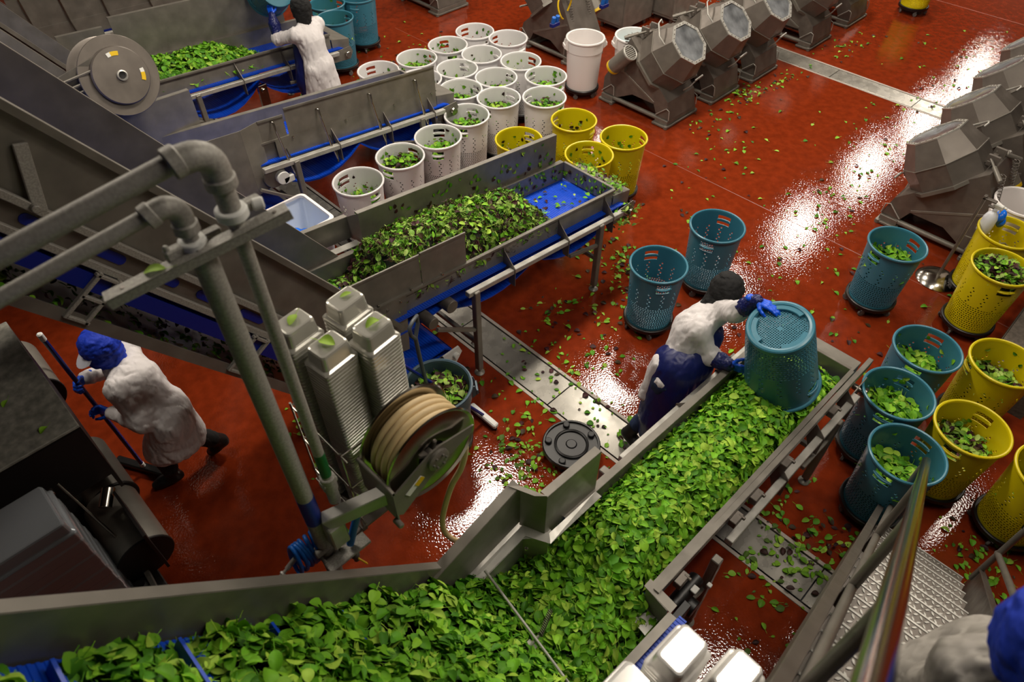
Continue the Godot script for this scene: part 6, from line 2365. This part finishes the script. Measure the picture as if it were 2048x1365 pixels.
	# the worker with the squeegee
	j = {
		"hip": V(0.41, 0.90, -4.09), "chest": V(0.35, 1.22, -4.22), "neck": V(0.305, 1.37, -4.33), "head": V(0.275, 1.50, -4.385), "face": V(-0.84, -0.50, -0.08).normalized(), "facing": V(-0.85, 0, -0.52).normalized(),
		"l_el": V(0.22, 1.03, -4.02), "l_wr": V(0.10, 1.00, -4.30), "r_el": V(0.28, 1.10, -4.60), "r_wr": V(0.09, 1.26, -4.46),
		"l_kn": V(0.22, 0.50, -4.16), "l_an": V(0.22, 0.10, -4.22), "l_to": V(0.08, 0.04, -4.27), "r_kn": V(0.48, 0.47, -4.14), "r_an": V(0.66, 0.20, -4.18), "r_to": V(0.57, 0.05, -4.25),
	}
	lateral(j, 0.19, 0.09)
	o = thing("person", "worker in blue hood and long white coat pushing a blue squeegee", "person", V(0.4, 0, -4.2))
	part("body", blob(body_bones(j), 0.012, 0.016, 0.0, o.position), M.skin, o)
	hood(o, j, M.hood_blue, 1.06)
	coat(o, j, M.coat, 0.85, 0.92, 0.02)
	trousers(o, j, M.black_cloth)
	boots(o, j)
	var hf: Vector3 = j.face
	part("face_mask", blob([[j.head + hf * 0.075 - UP * 0.075, j.head + hf * 0.09 - UP * 0.05, 0.045, 0.042]], 0.007, 0.01, 0.004, o.position, [], V(20, 20, 20)), M.mask_blue, o)
	mb = MB.new(o.position)
	var hl: Vector3 = hf.cross(UP).normalized()
	var hu: Vector3 = hl.cross(hf).normalized()
	var arc: Array = []
	for i in 9:
		var a := lerpf(-1.1, 1.1, i / 8.0)
		arc.append([j.head + hf * 0.108 * cos(a) + hl * 0.108 * sin(a) + hu * 0.055, j.head + hf * (0.115 + 0.075 * cos(a)) * cos(a * 0.7) + hl * 0.105 * sin(a) + hu * 0.035])
	for i in 8: mb.plate([arc[i][0], arc[i + 1][0], arc[i + 1][1], arc[i][1]], 0.004)
	part("cap_visor", mb, M.visor, o)
	part("collar", blob([[j.neck + hf * 0.06 - UP * 0.03, j.neck.lerp(j.chest, 0.4) + j.facing * 0.10, 0.03, 0.02]], 0.008, 0.01, 0.0, o.position), M.coat, o)
	hand(o, j.l_wr, V(-0.45, 0.05, -0.85), V(-0.5, 0.1, 0.45), 1.0, 0.85, M.glove)
	hand(o, j.r_wr, V(-0.6, 0.1, 0.35), V(-0.1, 0.05, 0.9), -1.0, 0.85, M.glove)
	var sq := thing("squeegee", "long blue floor squeegee held by the worker in the blue hood", "squeegee", V(0.08, 0.0, -4.50))
	mb = MB.new(sq.position)
	mb.tube([V(0.08, 0.06, -4.50), V(0.025, 1.80, -4.345)], 0.0165, 12)
	part("pole", mb, M.tool_blue, sq)
	mb = MB.new(sq.position)
	mb.cyl(V(0.025, 1.80, -4.345), V(0.0225, 1.875, -4.338), 0.019, 12, 0.008)
	mb.cyl(V(0.0776, 0.13, -4.493), V(0.079, 0.07, -4.499), 0.02, 12)
	part("pole_fitting", mb, M.paper_white, sq)
	mb = MB.new(sq.position)
	mb.box(V(0.08, 0.055, -4.50), V(0.07, 0.05, 0.55), Basis(UP, 0.5), 0.012)
	mb.box(V(0.08, 0.018, -4.50), V(0.025, 0.036, 0.56), Basis(UP, 0.5), 0.003)
	part("rubber_blade", mb, M.black, sq)

	# the worker with his back turned at the far trough
	j = {
		"hip": V(4.42, 0.93, -7.98), "chest": V(4.41, 1.24, -8.05), "neck": V(4.41, 1.44, -8.10), "head": V(4.41, 1.61, -8.13), "face": V(-0.25, -0.3, -0.92).normalized(), "facing": V(-0.25, 0, -0.97).normalized(),
		"l_el": V(4.10, 1.28, -8.28), "l_wr": V(4.14, 1.54, -8.38), "r_el": V(4.66, 1.25, -8.32), "r_wr": V(4.52, 1.52, -8.46),
		"l_kn": V(4.32, 0.50, -8.02), "l_an": V(4.32, 0.10, -8.0), "l_to": V(4.29, 0.04, -8.15), "r_kn": V(4.54, 0.50, -7.97), "r_an": V(4.58, 0.10, -7.92), "r_to": V(4.56, 0.04, -8.08),
	}
	lateral(j, 0.19, 0.10)
	o = thing("person", "worker with back turned, black hood, white coat, lifting a basket high", "person", V(4.42, 0, -8.0))
	part("body", blob(body_bones(j), 0.016, 0.018, 0.0, o.position), M.skin, o)
	hood(o, j, M.black_cloth)
	coat(o, j, M.coat, 0.95, 0.12, 0.02)
	trousers(o, j, M.khaki)
	boots(o, j)
	part("apron", blob([[V(4.34, 1.15, -8.17), V(4.30, 0.75, -8.14), 0.12, 0.13], [V(4.30, 0.75, -8.14), V(4.30, 0.26, -8.10), 0.13, 0.14], [V(4.46, 1.15, -8.20), V(4.48, 0.28, -8.14), 0.12, 0.13]], 0.018, 0.03, 0.012, o.position, [], V(7, 2.5, 7)), M.navy, o)
	for s in ["l", "r"]:
		var a: Vector3 = j[s + "_el"].lerp(j[s + "_wr"], 0.05)
		var b: Vector3 = j[s + "_wr"]
		part("sleeve_cover", blob([[a, a.lerp(b, 0.6), 0.070, 0.068], [a.lerp(b, 0.6), b, 0.068, 0.046]], 0.011, 0.010, 0.010, o.position, [], V(26, 26, 26)), M.navy, o)
	hand(o, j.l_wr, V(0.25, 0.8, -0.55), V(0.8, -0.2, -0.5), 1.0, 0.35, M.glove)
	hand(o, j.r_wr, V(-0.2, 0.8, -0.55), V(-0.8, -0.2, -0.5), -1.0, 0.35, M.glove)
	bk = thing("basket", "blue basket lifted over the far trough by the worker with his back turned", "basket", V(4.30, 1.66, -8.50), "blue perforated baskets")
	bk.rotation = V(-2.0, -0.25, 0)
	basket_parts(bk, M.basket_blue)
	bk.position = V(4.31, 1.82, -8.40)

	# the one on the stair, only shoulder and hood in view
	j = {
		"hip": V(1.55, 2.95, 0.60), "chest": V(1.32, 3.26, 0.57), "neck": V(1.17, 3.55, 0.49), "head": V(1.07, 3.77, 0.425), "face": V(-0.8, -0.35, 0.4).normalized(), "facing": V(-0.95, 0, 0.1).normalized(),
		"r_sh": V(1.15, 3.41, 0.39), "l_el": V(1.16, 3.06, 0.72), "l_wr": V(1.02, 2.98, 0.62), "r_el": V(1.26, 3.06, 0.42), "r_wr": V(1.10, 2.96, 0.48),
		"l_kn": V(1.45, 2.70, 0.56), "l_an": V(1.62, 2.34, 0.55), "l_to": V(1.50, 2.285, 0.56), "r_kn": V(1.32, 2.75, 0.36), "r_an": V(1.46, 2.52, 0.36), "r_to": V(1.34, 2.45, 0.36),
	}
	lateral(j, 0.15, 0.09)
	o = thing("person", "worker in blue hood and grey coat cut by the lower right corner", "person", V(1.5, 2.2, 0.45))
	part("body", blob(body_bones(j), 0.016, 0.018, 0.0, o.position), M.skin, o)
	hood(o, j, M.hood_blue)
	coat(o, j, M.coat_grey, 0.6, 0.9, 0.0)
	trousers(o, j, M.black_cloth)
	boots(o, j)
	hand(o, j.l_wr, V(-0.8, -0.2, -0.2), V(0, -0.3, -0.9), 1.0, 0.4, M.glove)
	hand(o, j.r_wr, V(-0.8, -0.2, 0.2), V(0, -0.3, 0.9), -1.0, 0.4, M.glove)
